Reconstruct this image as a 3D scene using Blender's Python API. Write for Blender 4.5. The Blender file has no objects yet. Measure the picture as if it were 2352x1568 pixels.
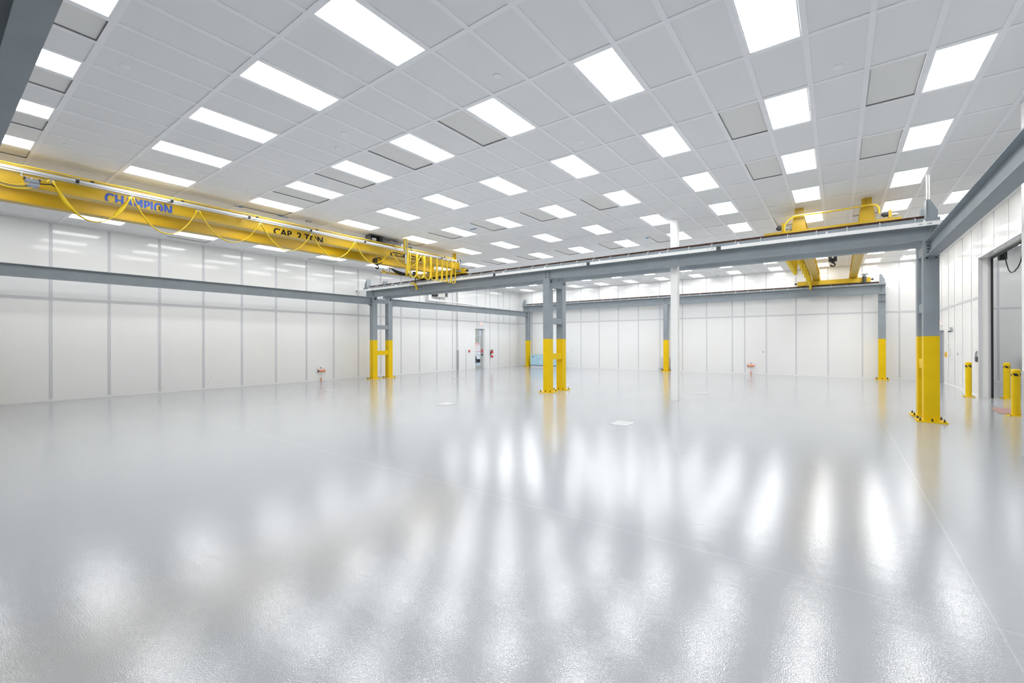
import bpy, math, random
from mathutils import Vector, Matrix
random.seed(4)
scene = bpy.context.scene
COL = scene.collection
PI = math.pi

# ------------------------------------------------------------------ camera
H = 1.6945                      # eye height
CZ = H + 3.5292                 # ceiling height
F, YAW, PITCH, ROLL = 1012.716, 0.63647, 0.00142, -0.00239
cam_d = bpy.data.cameras.new('camera'); cam = bpy.data.objects.new('camera', cam_d); COL.objects.link(cam)
cam_d.sensor_width = 36.0; cam_d.lens = 36.0 * F / 2352.0; cam_d.clip_start = 0.05; cam_d.clip_end = 300
fw = Vector((-math.sin(YAW) * math.cos(PITCH), math.cos(YAW) * math.cos(PITCH), math.sin(PITCH)))
rt = Vector((math.cos(YAW), math.sin(YAW), 0)); up = rt.cross(fw)
r2 = rt * math.cos(ROLL) + up * math.sin(ROLL); u2 = -rt * math.sin(ROLL) + up * math.cos(ROLL)
mw = Matrix((r2, u2, -fw)).transposed().to_4x4(); mw.translation = Vector((0, 0, H))
cam.matrix_world = mw
scene.camera = cam

# ------------------------------------------------------------------ world, exposure
LIGHT_STRENGTH = 5.2
scene.view_settings.view_transform = 'Standard'; scene.view_settings.look = 'None'
scene.view_settings.exposure = 1.05; scene.view_settings.gamma = 1.0; scene.view_settings.use_curve_mapping = False
w = bpy.data.worlds.new('world'); scene.world = w; w.use_nodes = True
w.node_tree.nodes['Background'].inputs[0].default_value = (0.86, 0.93, 1.0, 1)
w.node_tree.nodes['Background'].inputs[1].default_value = 0.9

# ------------------------------------------------------------------ materials
def mat(name, color, rough=0.5, metal=0.0, emit=None, estr=0.0, coat=0.0, noise=None, bump=None, spec=0.5, trans=0.0):
    m = bpy.data.materials.new(name); m.use_nodes = True
    nt = m.node_tree; b = nt.nodes['Principled BSDF']
    b.inputs['Base Color'].default_value = (*color, 1); b.inputs['Roughness'].default_value = rough
    b.inputs['Metallic'].default_value = metal; b.inputs['Coat Weight'].default_value = coat
    b.inputs['Specular IOR Level'].default_value = spec; b.inputs['Transmission Weight'].default_value = trans
    if emit: b.inputs['Emission Color'].default_value = (*emit, 1); b.inputs['Emission Strength'].default_value = estr
    if noise or bump:
        tc = nt.nodes.new('ShaderNodeTexCoord')
    if noise:                                   # (scale, amount)
        n = nt.nodes.new('ShaderNodeTexNoise'); n.inputs['Scale'].default_value = noise[0]; n.inputs['Detail'].default_value = 3
        nt.links.new(tc.outputs['Object'], n.inputs['Vector'])
        r = nt.nodes.new('ShaderNodeMapRange'); r.inputs['From Min'].default_value = 0.3; r.inputs['From Max'].default_value = 0.7
        r.inputs['To Min'].default_value = 1 - noise[1]; r.inputs['To Max'].default_value = 1 + noise[1]
        nt.links.new(n.outputs['Fac'], r.inputs['Value'])
        mx = nt.nodes.new('ShaderNodeVectorMath'); mx.operation = 'SCALE'; mx.inputs[0].default_value = color
        nt.links.new(r.outputs[0], mx.inputs['Scale']); nt.links.new(mx.outputs[0], b.inputs['Base Color'])
    if bump:                                    # (scale, strength, distance)
        n = nt.nodes.new('ShaderNodeTexNoise'); n.inputs['Scale'].default_value = bump[0]; n.inputs['Detail'].default_value = 2
        nt.links.new(tc.outputs['Object'], n.inputs['Vector'])
        bp = nt.nodes.new('ShaderNodeBump'); bp.inputs['Strength'].default_value = bump[1]; bp.inputs['Distance'].default_value = bump[2]
        nt.links.new(n.outputs['Fac'], bp.inputs['Height']); nt.links.new(bp.outputs[0], b.inputs['Normal'])
    return m

W_WALL = mat('wall_panel_white', (0.90, 0.90, 0.89), 0.075, noise=(0.6, 0.012), spec=0.45)
W_BAT = mat('grey_batten', (0.66, 0.665, 0.69), 0.35)
W_BASE = mat('white_baseboard', (0.88, 0.88, 0.88), 0.4)
CEIL = mat('ceiling_tile', (0.88, 0.885, 0.89), 0.85, noise=(160, 0.04))
GRID = mat('ceiling_grid', (0.94, 0.95, 0.975), 0.5)
RET = mat('return_panel_face', (0.84, 0.835, 0.815), 0.85, noise=(200, 0.05))
DKGAP = mat('gap_lining', (0.22, 0.22, 0.215), 0.8)
STEEL = mat('grey_steel_paint', (0.285, 0.322, 0.35), 0.5, noise=(3, 0.05), spec=0.35)
YEL = mat('column_yellow_paint', (0.82, 0.545, 0.002), 0.5, noise=(3, 0.04), spec=0.22)
CYEL = mat('crane_yellow_paint', (0.56, 0.37, 0.008), 0.33, noise=(3, 0.04), spec=0.55)
BYEL = mat('bollard_yellow', (0.88, 0.60, 0.008), 0.45, spec=0.25)
CABLE = mat('yellow_cable', (0.88, 0.62, 0.02), 0.45)
BLACK = mat('black_rubber', (0.015, 0.015, 0.017), 0.5)
CHAR = mat('charcoal_metal', (0.06, 0.065, 0.075), 0.45)
RAILM = mat('rusty_rail', (0.085, 0.035, 0.018), 0.6, noise=(9, 0.5))
WPLAS = mat('white_plastic', (0.92, 0.92, 0.91), 0.4)
ZINC = mat('zinc_track', (0.62, 0.65, 0.69), 0.3, metal=0.6)
GALV = mat('galvanised', (0.55, 0.57, 0.6), 0.35, metal=0.7)
BOLT = mat('dark_bolt', (0.05, 0.045, 0.03), 0.5, metal=0.5)
BOXG = mat('grey_box', (0.30, 0.34, 0.41), 0.45)
BLUE = mat('blue_lettering', (0.03, 0.09, 0.42), 0.45, noise=(8, 0.12))
INK = mat('black_lettering', (0.012, 0.012, 0.014), 0.6, spec=0.2)
LYEL = mat('yellow_lettering', (0.8, 0.55, 0.05), 0.45)
RED = mat('red_paint', (0.72, 0.02, 0.02), 0.35)
REDL = mat('lit_red_letters', (0.8, 0.25, 0.22), 0.5, emit=(1.0, 0.45, 0.4), estr=0.6)
ORANGE = mat('orange_plastic', (0.85, 0.30, 0.14), 0.5)
COPPER = mat('orange_sleeve', (0.75, 0.27, 0.14), 0.5)
LBLUE = mat('pale_blue_wrap', (0.47, 0.68, 0.79), 0.35, noise=(6, 0.12), bump=(9, 0.4, 0.02))
DBLUE = mat('deep_blue_band', (0.03, 0.16, 0.35), 0.4)
GREYW = mat('pale_grey_wrap', (0.66, 0.66, 0.67), 0.5)
MAT_R = mat('brown_mat', (0.36, 0.225, 0.20), 0.85, noise=(60, 0.15))
TAPE = mat('blue_tape', (0.02, 0.22, 0.62), 0.6)
PALEG = mat('pale_grey_panel', (0.50, 0.52, 0.55), 0.4)
DOORG = mat('grey_door_paint', (0.42, 0.44, 0.48), 0.45)
ALU = mat('anodised_aluminium', (0.55, 0.56, 0.55), 0.4, metal=0.3)
CREAM = mat('cream_panel', (0.66, 0.65, 0.60), 0.5)
LAMP = mat('light_diffuser', (1, 1, 1), 0.5, emit=(0.985, 0.995, 1.0), estr=LIGHT_STRENGTH)
PLATE = mat('white_floor_plate', (0.60, 0.61, 0.61), 0.2)
EXTW = mat('outdoor_beige_wall', (0.36, 0.35, 0.30), 0.8, noise=(2, 0.1))
ASPH = mat('outdoor_asphalt', (0.30, 0.32, 0.36), 0.8, noise=(2, 0.1))
PAPER = mat('paper_sign', (0.85, 0.85, 0.85), 0.6)
SAUC = mat('amber_lens', (0.85, 0.55, 0.02), 0.25)
gl = bpy.data.materials.new('clear_glass'); gl.use_nodes = True
gb = gl.node_tree.nodes['Principled BSDF']; gb.inputs['Base Color'].default_value = (0.93, 0.96, 0.97, 1)
gb.inputs['Transmission Weight'].default_value = 1.0; gb.inputs['Roughness'].default_value = 0.0; gb.inputs['IOR'].default_value = 1.1
GLASS = gl

def floor_material():
    m = bpy.data.materials.new('epoxy_floor'); m.use_nodes = True
    nt = m.node_tree; N = nt.nodes; L = nt.links; b = N['Principled BSDF']
    tc = N.new('ShaderNodeTexCoord')
    n1 = N.new('ShaderNodeTexNoise'); n1.inputs['Scale'].default_value = 0.35; n1.inputs['Detail'].default_value = 4
    L.new(tc.outputs['Object'], n1.inputs['Vector'])
    cr = N.new('ShaderNodeMapRange'); cr.inputs['To Min'].default_value = 0.975; cr.inputs['To Max'].default_value = 1.025
    L.new(n1.outputs['Fac'], cr.inputs['Value'])
    # joint lines, a little paler than the coat
    ge = N.new('ShaderNodeNewGeometry'); sx = N.new('ShaderNodeSeparateXYZ'); L.new(ge.outputs['Position'], sx.inputs[0])
    def line(out, at, half):
        a = N.new('ShaderNodeMath'); a.operation = 'SUBTRACT'; a.inputs[1].default_value = at; L.new(out, a.inputs[0])
        c = N.new('ShaderNodeMath'); c.operation = 'ABSOLUTE'; L.new(a.outputs[0], c.inputs[0])
        d = N.new('ShaderNodeMath'); d.operation = 'LESS_THAN'; d.inputs[1].default_value = half; L.new(c.outputs[0], d.inputs[0])
        return d.outputs[0]
    l1 = line(sx.outputs['X'], 0.76, 0.005); l2 = line(sx.outputs['Y'], 3.79, 0.005)
    mx = N.new('ShaderNodeMath'); mx.operation = 'MAXIMUM'; L.new(l1, mx.inputs[0]); L.new(l2, mx.inputs[1])
    sc = N.new('ShaderNodeVectorMath'); sc.operation = 'SCALE'; sc.inputs[0].default_value = (0.45, 0.465, 0.485)
    L.new(cr.outputs[0], sc.inputs['Scale'])
    mix = N.new('ShaderNodeMix'); mix.data_type = 'RGBA'; mix.inputs['B'].default_value = (0.72, 0.73, 0.74, 1)
    ml = N.new('ShaderNodeMath'); ml.operation = 'MULTIPLY'; ml.inputs[1].default_value = 0.3; L.new(mx.outputs[0], ml.inputs[0])
    L.new(ml.outputs[0], mix.inputs['Factor']); L.new(sc.outputs[0], mix.inputs['A']); L.new(mix.outputs['Result'], b.inputs['Base Color'])
    b.inputs['Roughness'].default_value = 0.065
    b.inputs['Specular IOR Level'].default_value = 0.85
    # orange-peel of the rolled coat and slow trowel waves
    n2 = N.new('ShaderNodeTexNoise'); n2.inputs['Scale'].default_value = 120; n2.inputs['Detail'].default_value = 1.5
    n3 = N.new('ShaderNodeTexNoise'); n3.inputs['Scale'].default_value = 3.2; n3.inputs['Detail'].default_value = 2
    mp = N.new('ShaderNodeMapping'); mp.inputs['Scale'].default_value = (1, 2.2, 1)
    L.new(tc.outputs['Object'], mp.inputs[0]); L.new(mp.outputs[0], n3.inputs['Vector']); L.new(tc.outputs['Object'], n2.inputs['Vector'])
    b1 = N.new('ShaderNodeBump'); b1.inputs['Strength'].default_value = 0.5; b1.inputs['Distance'].default_value = 0.0012
    b2 = N.new('ShaderNodeBump'); b2.inputs['Strength'].default_value = 0.5; b2.inputs['Distance'].default_value = 0.003
    L.new(n3.outputs['Fac'], b2.inputs['Height']); L.new(n2.outputs['Fac'], b1.inputs['Height'])
    L.new(b2.outputs[0], b1.inputs['Normal']); L.new(b1.outputs[0], b.inputs['Normal'])
    return m
FLOOR = floor_material()

# ------------------------------------------------------------------ mesh builder
class MB:
    def __init__(s): s.v = []; s.f = []; s.sm = []
    def add(s, vs, fs, smooth=False):
        n = len(s.v); s.v += [Vector(p) for p in vs]
        for q in fs: s.f.append([n + i for i in q]); s.sm.append(smooth)
        return s
    def box(s, x0, x1, y0, y1, z0, z1):
        return s.add([(x0,y0,z0),(x1,y0,z0),(x1,y1,z0),(x0,y1,z0),(x0,y0,z1),(x1,y0,z1),(x1,y1,z1),(x0,y1,z1)],
                     [(0,3,2,1),(4,5,6,7),(0,1,5,4),(1,2,6,5),(2,3,7,6),(3,0,4,7)])
    def bbox(s, x0, x1, y0, y1, z0, z1, r=0.006):
        """box with chamfered vertical edges"""
        p = [(x0+r,y0),(x1-r,y0),(x1,y0+r),(x1,y1-r),(x1-r,y1),(x0+r,y1),(x0,y1-r),(x0,y0+r)]
        return s.prism(p, 'z', z0, z1)
    def prism(s, prof, axis, a, b):
        """prof: 2-D points; axis x -> (y,z), y -> (x,z), z -> (x,y)"""
        n = len(prof)
        def P(u, v, t): return {'x': (t,u,v), 'y': (u,t,v), 'z': (u,v,t)}[axis]
        vs = [P(u,v,a) for u,v in prof] + [P(u,v,b) for u,v in prof]
        fs = [tuple(range(n)), tuple(range(2*n-1, n-1, -1))] + [(i,i+n,(i+1)%n+n,(i+1)%n) for i in range(n)]
        return s.add(vs, fs)
    def cyl(s, p, q, r, n=16, r2=None, caps=True):
        p = Vector(p); q = Vector(q); r2 = r if r2 is None else r2
        d = (q-p).normalized(); a = d.orthogonal().normalized(); b = d.cross(a)
        vs = [p + (a*math.cos(2*PI*i/n) + b*math.sin(2*PI*i/n))*r for i in range(n)]
        vs += [q + (a*math.cos(2*PI*i/n) + b*math.sin(2*PI*i/n))*r2 for i in range(n)]
        s.add(vs, [(i,(i+1)%n,(i+1)%n+n,i+n) for i in range(n)], True)
        if caps: s.add(vs[:n], [tuple(range(n-1,-1,-1))]); s.add(vs[n:], [tuple(range(n))])
        return s
    def tube(s, pts, r, n=8):
        pts = [Vector(p) for p in pts]; rings = []; ref = None
        for i, p in enumerate(pts):
            t = (pts[min(i+1,len(pts)-1)] - pts[max(i-1,0)]).normalized()
            if ref is None: ref = t.orthogonal().normalized()
            ref = (ref - t*ref.dot(t)).normalized(); b = t.cross(ref)
            rings.append([p + (ref*math.cos(2*PI*k/n) + b*math.sin(2*PI*k/n))*r for k in range(n)])
        vs = [v for rg in rings for v in rg]; fs = []
        for i in range(len(pts)-1):
            for k in range(n): fs.append((i*n+k, i*n+(k+1)%n, (i+1)*n+(k+1)%n, (i+1)*n+k))
        s.add(vs, fs, True); m = (len(pts)-1)*n
        s.add(rings[0], [tuple(range(n-1,-1,-1))]); s.add(rings[-1], [tuple(range(n))])
        return s
    def ribbon(s, pts, wd, width, th):
        """flat cable: pts, width direction per point, width, thickness"""
        pts = [Vector(p) for p in pts]; vs = []
        for i, p in enumerate(pts):
            t = (pts[min(i+1,len(pts)-1)] - pts[max(i-1,0)]).normalized()
            d = Vector(wd[i]); d = (d - t*d.dot(t)).normalized(); nn = t.cross(d)
            for a, b in ((-1,-1),(1,-1),(1,1),(-1,1)): vs.append(p + d*a*width/2 + nn*b*th/2)
        fs = []
        for i in range(len(pts)-1):
            for k in range(4): fs.append((i*4+k, i*4+(k+1)%4, (i+1)*4+(k+1)%4, (i+1)*4+k))
        fs += [(3,2,1,0), tuple(len(vs)-4+k for k in range(4))]
        return s.add(vs, fs, True)
    def lathe(s, prof, c, n=24, axis='z'):
        """prof: (r, h) list about c"""
        c = Vector(c); vs = []
        for r, h in prof:
            for k in range(n):
                a = 2*PI*k/n; x, y = r*math.cos(a), r*math.sin(a)
                vs.append(c + Vector({'z': (x,y,h), 'x': (h,x,y), 'y': (x,h,y)}[axis]))
        fs = [(i*n+k, i*n+(k+1)%n, (i+1)*n+(k+1)%n, (i+1)*n+k) for i in range(len(prof)-1) for k in range(n)]
        s.add(vs, fs, True)
        s.add(vs[:n], [tuple(range(n))]); s.add(vs[-n:], [tuple(range(n))])
        return s
    def ring(s, prof, c, n=24, axis='z'):
        c = Vector(c); vs = []; m = len(prof)
        for r, h in prof:
            for k in range(n):
                a = 2*PI*k/n; x, y = r*math.cos(a), r*math.sin(a)
                vs.append(c + Vector({'z': (x,y,h), 'x': (h,x,y), 'y': (x,h,y)}[axis]))
        return s.add(vs, [(i*n+k, i*n+(k+1)%n, ((i+1)%m)*n+(k+1)%n, ((i+1)%m)*n+k) for i in range(m) for k in range(n)])
    def ibeam(s, axis, a, b, c, z0, z1, bf, tf=0.018, tw=0.012):
        """I section along axis from a to b, centred at c in the other direction"""
        p = [(c-bf/2,z0),(c+bf/2,z0),(c+bf/2,z0+tf),(c+tw/2,z0+tf),(c+tw/2,z1-tf),(c+bf/2,z1-tf),(c+bf/2,z1),(c-bf/2,z1),(c-bf/2,z1-tf),(c-tw/2,z1-tf),(c-tw/2,z0+tf),(c-bf/2,z0+tf)]
        return s.prism(p, axis, a, b)
    def ball(s, c, r, n=12):
        prof = [(max(r*math.sin(PI*i/n), 1e-4), -r*math.cos(PI*i/n)) for i in range(n+1)]
        return s.lathe(prof, c, n=16)
    def build(s, name, m, parent=None, kind=None, label=None):
        me = bpy.data.meshes.new(name)
        lo = [min(p[k] for p in s.v) for k in range(3)]; hi = [max(p[k] for p in s.v) for k in range(3)]
        c = Vector(((lo[0]+hi[0])/2, (lo[1]+hi[1])/2, lo[2]))
        me.from_pydata([p-c for p in s.v], [], s.f); me.polygons.foreach_set('use_smooth', s.sm)
        me.materials.append(m); me.update()
        import bmesh
        bm = bmesh.new(); bm.from_mesh(me); bmesh.ops.recalc_face_normals(bm, faces=bm.faces); bm.to_mesh(me); bm.free()
        o = bpy.data.objects.new(name, me); COL.objects.link(o)
        off = Vector((0,0,0)); q = parent
        while q is not None: off += q.location; q = q.parent
        o.location = c - off
        if parent is not None: o.parent = parent
        if kind: o['kind'] = kind
        if label: o['label'] = label
        return o

def thing(name, label, cat, loc, group=None):
    o = bpy.data.objects.new(name, None); COL.objects.link(o); o.location = loc; o.empty_display_size = 0.1
    return tag(o, label, cat, group)
def tag(o, label, cat, group=None):
    o['label'] = label; o['category'] = cat
    if group: o['group'] = group
    return o
def copy_tree(o, parent=None):
    c = o.copy(); COL.objects.link(c); c.parent = parent
    for ch in list(o.children): copy_tree(ch, c)
    return c
def struct(mb, name, m, parent=None): return mb.build(name, m, parent, kind='structure')
def text_mesh(name, body, m, parent, origin, xdir, ydir, width, height, bold=0.0, depth=0.002, shear=0.0, sp=1.0, heavy=0.0):
    """letters as a thin solid; origin = lower left corner, fitted to width x height"""
    cu = bpy.data.curves.new('t', 'FONT'); cu.body = body; cu.size = 1; cu.offset = bold; cu.shear = shear; cu.space_character = sp; cu.resolution_u = 4
    ob = bpy.data.objects.new('t', cu); COL.objects.link(ob)
    dg = bpy.context.evaluated_depsgraph_get(); me0 = bpy.data.meshes.new_from_object(ob.evaluated_get(dg))
    bpy.data.objects.remove(ob); vs = [v.co.copy() for v in me0.vertices]; fs = [list(p.vertices) for p in me0.polygons]
    x0 = min(v.x for v in vs); x1 = max(v.x for v in vs); y0 = min(v.y for v in vs); y1 = max(v.y for v in vs)
    X = Vector(xdir).normalized(); Y = Vector(ydir).normalized(); N = X.cross(Y); O = Vector(origin)
    mb = MB()
    for q, dx in enumerate((0.0, -heavy, heavy) if heavy else (0.0,)):
        for q2, dy in enumerate((0.0, heavy*0.6) if heavy else (0.0,)):
            mb.add([O + X*((v.x-x0)/(x1-x0)*width+dx) + Y*((v.y-y0)/(y1-y0)*height+dy) + N*(depth+0.0004*(q*2+q2)) for v in vs], fs)
    bpy.data.meshes.remove(me0)
    return mb.build(name, m, parent)

# ------------------------------------------------------------------ room shell
XL, XR, YB, YF = -18.489, 3.42, 25.887, -7.0
WT = 0.30
MB().box(XL-WT, 10.0, YF-WT, 27.0, -0.2, 0.0).build('floor', FLOOR, kind='structure')
# ceiling: backing slab with tiles proud of nothing, grid of tees below
TA, TB, TX0, TY0 = 0.6096, 1.20868, -4.561, 1.291
def tx(i): return TX0 - TA*i
def ty(j): return TY0 + TB*j
lights = [(i, j) for j in range(-1, 20, 2) for i in ([-12] if j >= 11 else []) + list(range(-10, 21, 3))]
returns = [(i, j) for j in (-1, 3, 7, 11) for i in (0, 3, 6, 9, 12, 15, 18, 21) if not (j == -1 and i == 0)]
returns += [(i, j) for j in (5, 7, 11) for i in (-6, -9)]
ceiling = struct(MB().box(XL-WT, 10.0, YF-WT, 27.0, CZ+0.05, CZ+0.25), 'ceiling', CEIL)
tm = MB(); hole = set(lights) | set(returns)
for j in range(-7, 21):
    for i in range(-13, 23):
        if (i, j) in hole: continue
        xa, xb = max(tx(i+1), XL), min(tx(i), XR); ya, yb = max(ty(j), YF), min(ty(j+1), YB)
        if xb - xa < 0.02 or yb - ya < 0.02: continue
        tm.box(xa+0.008, xb-0.008, ya+0.008, yb-0.008, CZ+0.006, CZ+0.03)
tm.build('ceiling_tiles', CEIL, ceiling)
gm = MB(); GW = 0.031
for i in range(-13, 24):
    x = tx(i)
    if XL < x < XR: gm.box(x-GW, x+GW, YF, YB, CZ-0.004, CZ+0.006)
for j in range(-7, 22):
    y = ty(j)
    if YF < y < YB: gm.box(XL, XR, y-GW, y+GW, CZ-0.0045, CZ+0.0055)
gm.box(XL, XL+0.03, YF, YB, CZ-0.004, CZ+0.006); gm.box(XR-0.03, XR, YF, YB, CZ-0.004, CZ+0.006); gm.box(XL, XR, YB-0.03, YB, CZ-0.004, CZ+0.006)
gm.build('ceiling_grid', GRID, ceiling)

# left wall, with the recess for the glass door
DY0, DY1, DZ = 21.1, 22.04, 2.55
wl = MB().box(XL-WT, XL, YF-WT, DY0, 0, CZ+0.05).box(XL-WT, XL, DY1, YB+WT, 0, CZ+0.05).box(XL-WT, XL, DY0, DY1, DZ, CZ+0.05)
wall_left = struct(wl, 'wall_left', W_WALL)
BW = 0.037
bt = MB()
for k in range(-7, 14):
    y = 2.353 + 1.284*k
    if y > YF: bt.box(XL, XL+0.008, y-BW, y+BW, 0.055, CZ-0.02)
for y, z in ((21.25, DZ+0.02), (22.14, 3.04), (22.556, 0.055), (23.448, 0.055), (24.03, 3.04), (24.753, 0.055)):
    bt.box(XL, XL+0.008, y-BW*0.8, y+BW*0.8, z, CZ-0.02)
bt.box(XL, XL+0.010, YF, 19.40, 2.965, 3.04).box(XL, XL+0.010, 20.1, YB, 2.965, 3.04)
bt.build('panel_battens', W_BAT, wall_left)
struct(MB().box(XL, XL+0.014, YF, 19.40, 0, 0.055).box(XL, XL+0.014, 20.1, DY0, 0, 0.055).box(XL, XL+0.014, DY1, YB, 0, 0.055), 'baseboard_left', W_BASE)
# pilaster on the left wall
pil = struct(MB().bbox(XL, XL+0.13, 19.40, 20.1, 0, CZ+0.004), 'trim_pilaster', W_WALL)
MB().box(XL+0.002, XL+0.134, 19.392, 19.402, 0.02, 1.22).box(XL+0.124, XL+0.136, 19.392, 19.45, 0.02, 1.22).build('corner_guard', PALEG, pil)
MB().box(XL+0.124, XL+0.136, 20.07, 20.108, 0.02, 1.22).build('corner_guard', PALEG, pil)
MB().box(XL+0.13, XL+0.14, 19.40, 20.1, 2.965, 3.04).box(XL, XL+0.13, 19.39, 19.40, 2.965, 3.04).build('panel_battens', W_BAT, pil)
# back wall
wall_back = struct(MB().box(XL, XR+WT, YB, YB+WT, 0, CZ+0.05), 'wall_back', W_WALL)
bt = MB()
for k in range(-3, 8):
    x = -13.511 + 1.284*k; bt.box(x-0.028, x+0.028, YB-0.008, YB, 0.055, CZ-0.02)
x = -13.511 + 1.284*7.46; bt.box(x-0.028, x+0.028, YB-0.008, YB, 0.055, CZ-0.02)
for k in range(8, 14):
    x = -13.511 + 0.294 + 1.284*k
    if x < XR-0.1: bt.box(x-0.028, x+0.028, YB-0.008, YB, 0.055, CZ-0.02)
bt.box(XL, XR, YB-0.010, YB, 2.965, 3.04)
bt.build('panel_battens', W_BAT, wall_back)
struct(MB().box(XL, XR, YB-0.014, YB, 0, 0.055), 'baseboard_back', W_BASE)
# right wall with a door and the large opening
OY0, OY1, OZ = 10.6, 19.05, 4.19
RD0, RD1, RDZ = 24.46, 25.40, 2.16
wr = MB().box(XR, XR+WT, YF-WT, OY0, 0, CZ+0.05).box(XR, XR+WT, OY1, RD0, 0, CZ+0.05).box(XR, XR+WT, RD1, YB+WT, 0, CZ+0.05)
wr.box(XR, XR+WT, OY0, OY1, OZ, CZ+0.05).box(XR, XR+WT, RD0, RD1, RDZ, CZ+0.05)
wall_right = struct(wr, 'wall_right', W_WALL)
bt = MB()
for y in (24.93, 23.58, 22.50, 21.22, 19.94): bt.box(XR-0.008, XR, y-0.03, y+0.03, RDZ+0.02 if y > 24.4 else 0.055, CZ-0.02)
for y in (18.73, 17.44, 16.17, 14.9, 13.6, 12.3, 11.0): bt.box(XR-0.008, XR, y-0.03, y+0.03, OZ+0.05, CZ-0.02)
for k in range(13): bt.box(XR-0.008, XR, 9.6-1.28*k-0.03, 9.6-1.28*k+0.03, 0.055, CZ-0.02)
bt.box(XR-0.010, XR, OY1, YB, 2.965, 3.04).box(XR-0.010, XR, YF, OY0, 2.965, 3.04)
bt.build('panel_battens', W_BAT, wall_right)
struct(MB().box(XR-0.014, XR, OY1, RD0, 0, 0.055).box(XR-0.014, XR, YF, OY0, 0, 0.055).box(XR-0.014, XR, RD1, YB, 0, 0.055), 'baseboard_right', W_BASE)
struct(MB().box(XL, XR, YF-WT, YF, 0, CZ+0.05), 'wall_front', W_WALL)
# opening surround
op = struct(MB().box(XR-0.012, XR+0.07, OY1-0.012, OY1+0.018, 0, OZ-0.011).box(XR-0.013, XR+0.02, OY0-0.03, OY1+0.035, OZ-0.010, OZ+0.035).box(XR+0.19, XR+0.245, OY1-0.012, OY1+0.002, 0, OZ-0.011), 'trim_opening', W_BAT)
struct(MB().box(XR+0.245, XR+0.290, OY1-0.06, OY1-0.0005, 0, OZ-0.061).box(XR+0.245, XR+0.290, OY0, OY1-0.0005, OZ-0.06, OZ-0.0005), 'trim_opening_seal', BLACK)
# annex beyond the opening
wa = MB().box(XR+WT, 10.0, 25.9, 26.1, 0, CZ+0.05).box(9.8, 10.0, 5.0, 25.9, 0, CZ+0.05).box(XR+WT, 9.8, 5.0, 5.2, 0, CZ+0.05)
wall_annex = struct(wa, 'wall_annex', W_WALL)
MB().box(XR+WT, 9.8, 25.89, 25.9, 2.965, 3.04).box(5.165, 5.225, 25.888, 25.9, 0.05, CZ).box(6.4, 6.48, 25.89, 25.9, 0.05, CZ).box(7.7, 7.78, 25.89, 25.9, 0.05, CZ).build('panel_battens', W_BAT, wall_annex)
struct(MB().box(XR+WT, 9.8, 25.885, 25.9, 0, 0.10), 'baseboard_annex', W_BASE)

# ------------------------------------------------------------------ ceiling lights, return panels, caps
ORD = ['first','second','third','fourth','fifth','sixth','seventh','eighth','ninth','tenth','eleventh','twelfth','thirteenth','fourteenth']
def make_light():
    r = thing('ceiling_light', '', 'ceiling light', (0, 0, CZ-0.004), 'recessed ceiling light panels')
    x0, x1, y0, y1 = -TA/2+0.033, TA/2-0.033, -TB/2+0.033, TB/2-0.033
    f = MB(); e = 0.016
    f.box(x0,x1,y0,y0+e,CZ-0.002,CZ+0.02).box(x0,x1,y1-e,y1,CZ-0.002,CZ+0.02).box(x0,x0+e,y0+e,y1-e,CZ-0.002,CZ+0.02).box(x1-e,x1,y0+e,y1-e,CZ-0.002,CZ+0.02)
    f.build('frame', GRID, r)
    MB().box(x0+e, x1-e, y0+e, y1-e, CZ+0.004, CZ+0.012).build('diffuser', LAMP, r)
    return r
L0 = make_light(); first = True
cols = sorted({i for i, j in lights}, reverse=True); rows = sorted({j for i, j in lights}, reverse=True)
for i, j in lights:
    o = L0 if first else copy_tree(L0); first = False
    o.location = (tx(i+0.5), ty(j+0.5), CZ-0.004)
    o['label'] = 'lit ceiling panel, %s from the glass door wall, %s row from the back wall' % (ORD[cols.index(i)], ORD[rows.index(j)])
def make_return():
    r = thing('return_air_panel', '', 'ceiling vent', (0, 0, CZ-0.004), 'recessed grey return panels in the ceiling')
    x0, x1, y0, y1 = -TA/2+0.033, TA/2-0.033, -TB/2+0.033, TB/2-0.033; e = 0.003
    f = MB().box(x0,x1,y0,y0+e,CZ+0.003,CZ+0.03).box(x0,x1,y1-e,y1,CZ+0.003,CZ+0.03).box(x0,x0+e,y0+e,y1-e,CZ+0.003,CZ+0.03).box(x1-e,x1,y0+e,y1-e,CZ+0.003,CZ+0.03)
    f.build('frame', DKGAP, r)
    MB().box(x0+e, x1-e, y0+e, y1-e, CZ+0.018, CZ+0.04).build('face', RET, r)
    return r
R0 = make_return(); first = True
rc = sorted({i for i, j in returns}, reverse=True); rr_ = sorted({j for i, j in returns}, reverse=True)
for i, j in returns:
    o = R0 if first else copy_tree(R0); first = False
    o.location = (tx(i+0.5), ty(j+0.5), CZ-0.004)
    o['label'] = 'dull grey ceiling panel, %s from the glass door wall, %s such row from the back' % (ORD[rc.index(i)], ORD[rr_.index(j)])
caps = [(-7.314,1.592),(-11.03,1.61),(-11.0,4.6),(-6.707,4.31),(-7.302,4.57),(-3.63,4.59),(-3.63,6.99),(0.01,7.05),(0.01,10.64),(0.01,13.245),
        (-1.17,12.72),(-7.27,6.97),(-7.26,10.6),(-3.63,10.67),(-3.6,13.1),(-0.03,16.95),(-6.7,12.74),(-10.9,6.96),(-17.95,1.73),(-18.2,4.64),(-18.0,6.99),(-3.62,16.04)]
c0 = MB().lathe([(0.057,0.0),(0.057,-0.006),(0.052,-0.010),(0.001,-0.011)], (0,0,CZ+0.006), 28).build('sprinkler_cap', GRID); first = True
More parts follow.
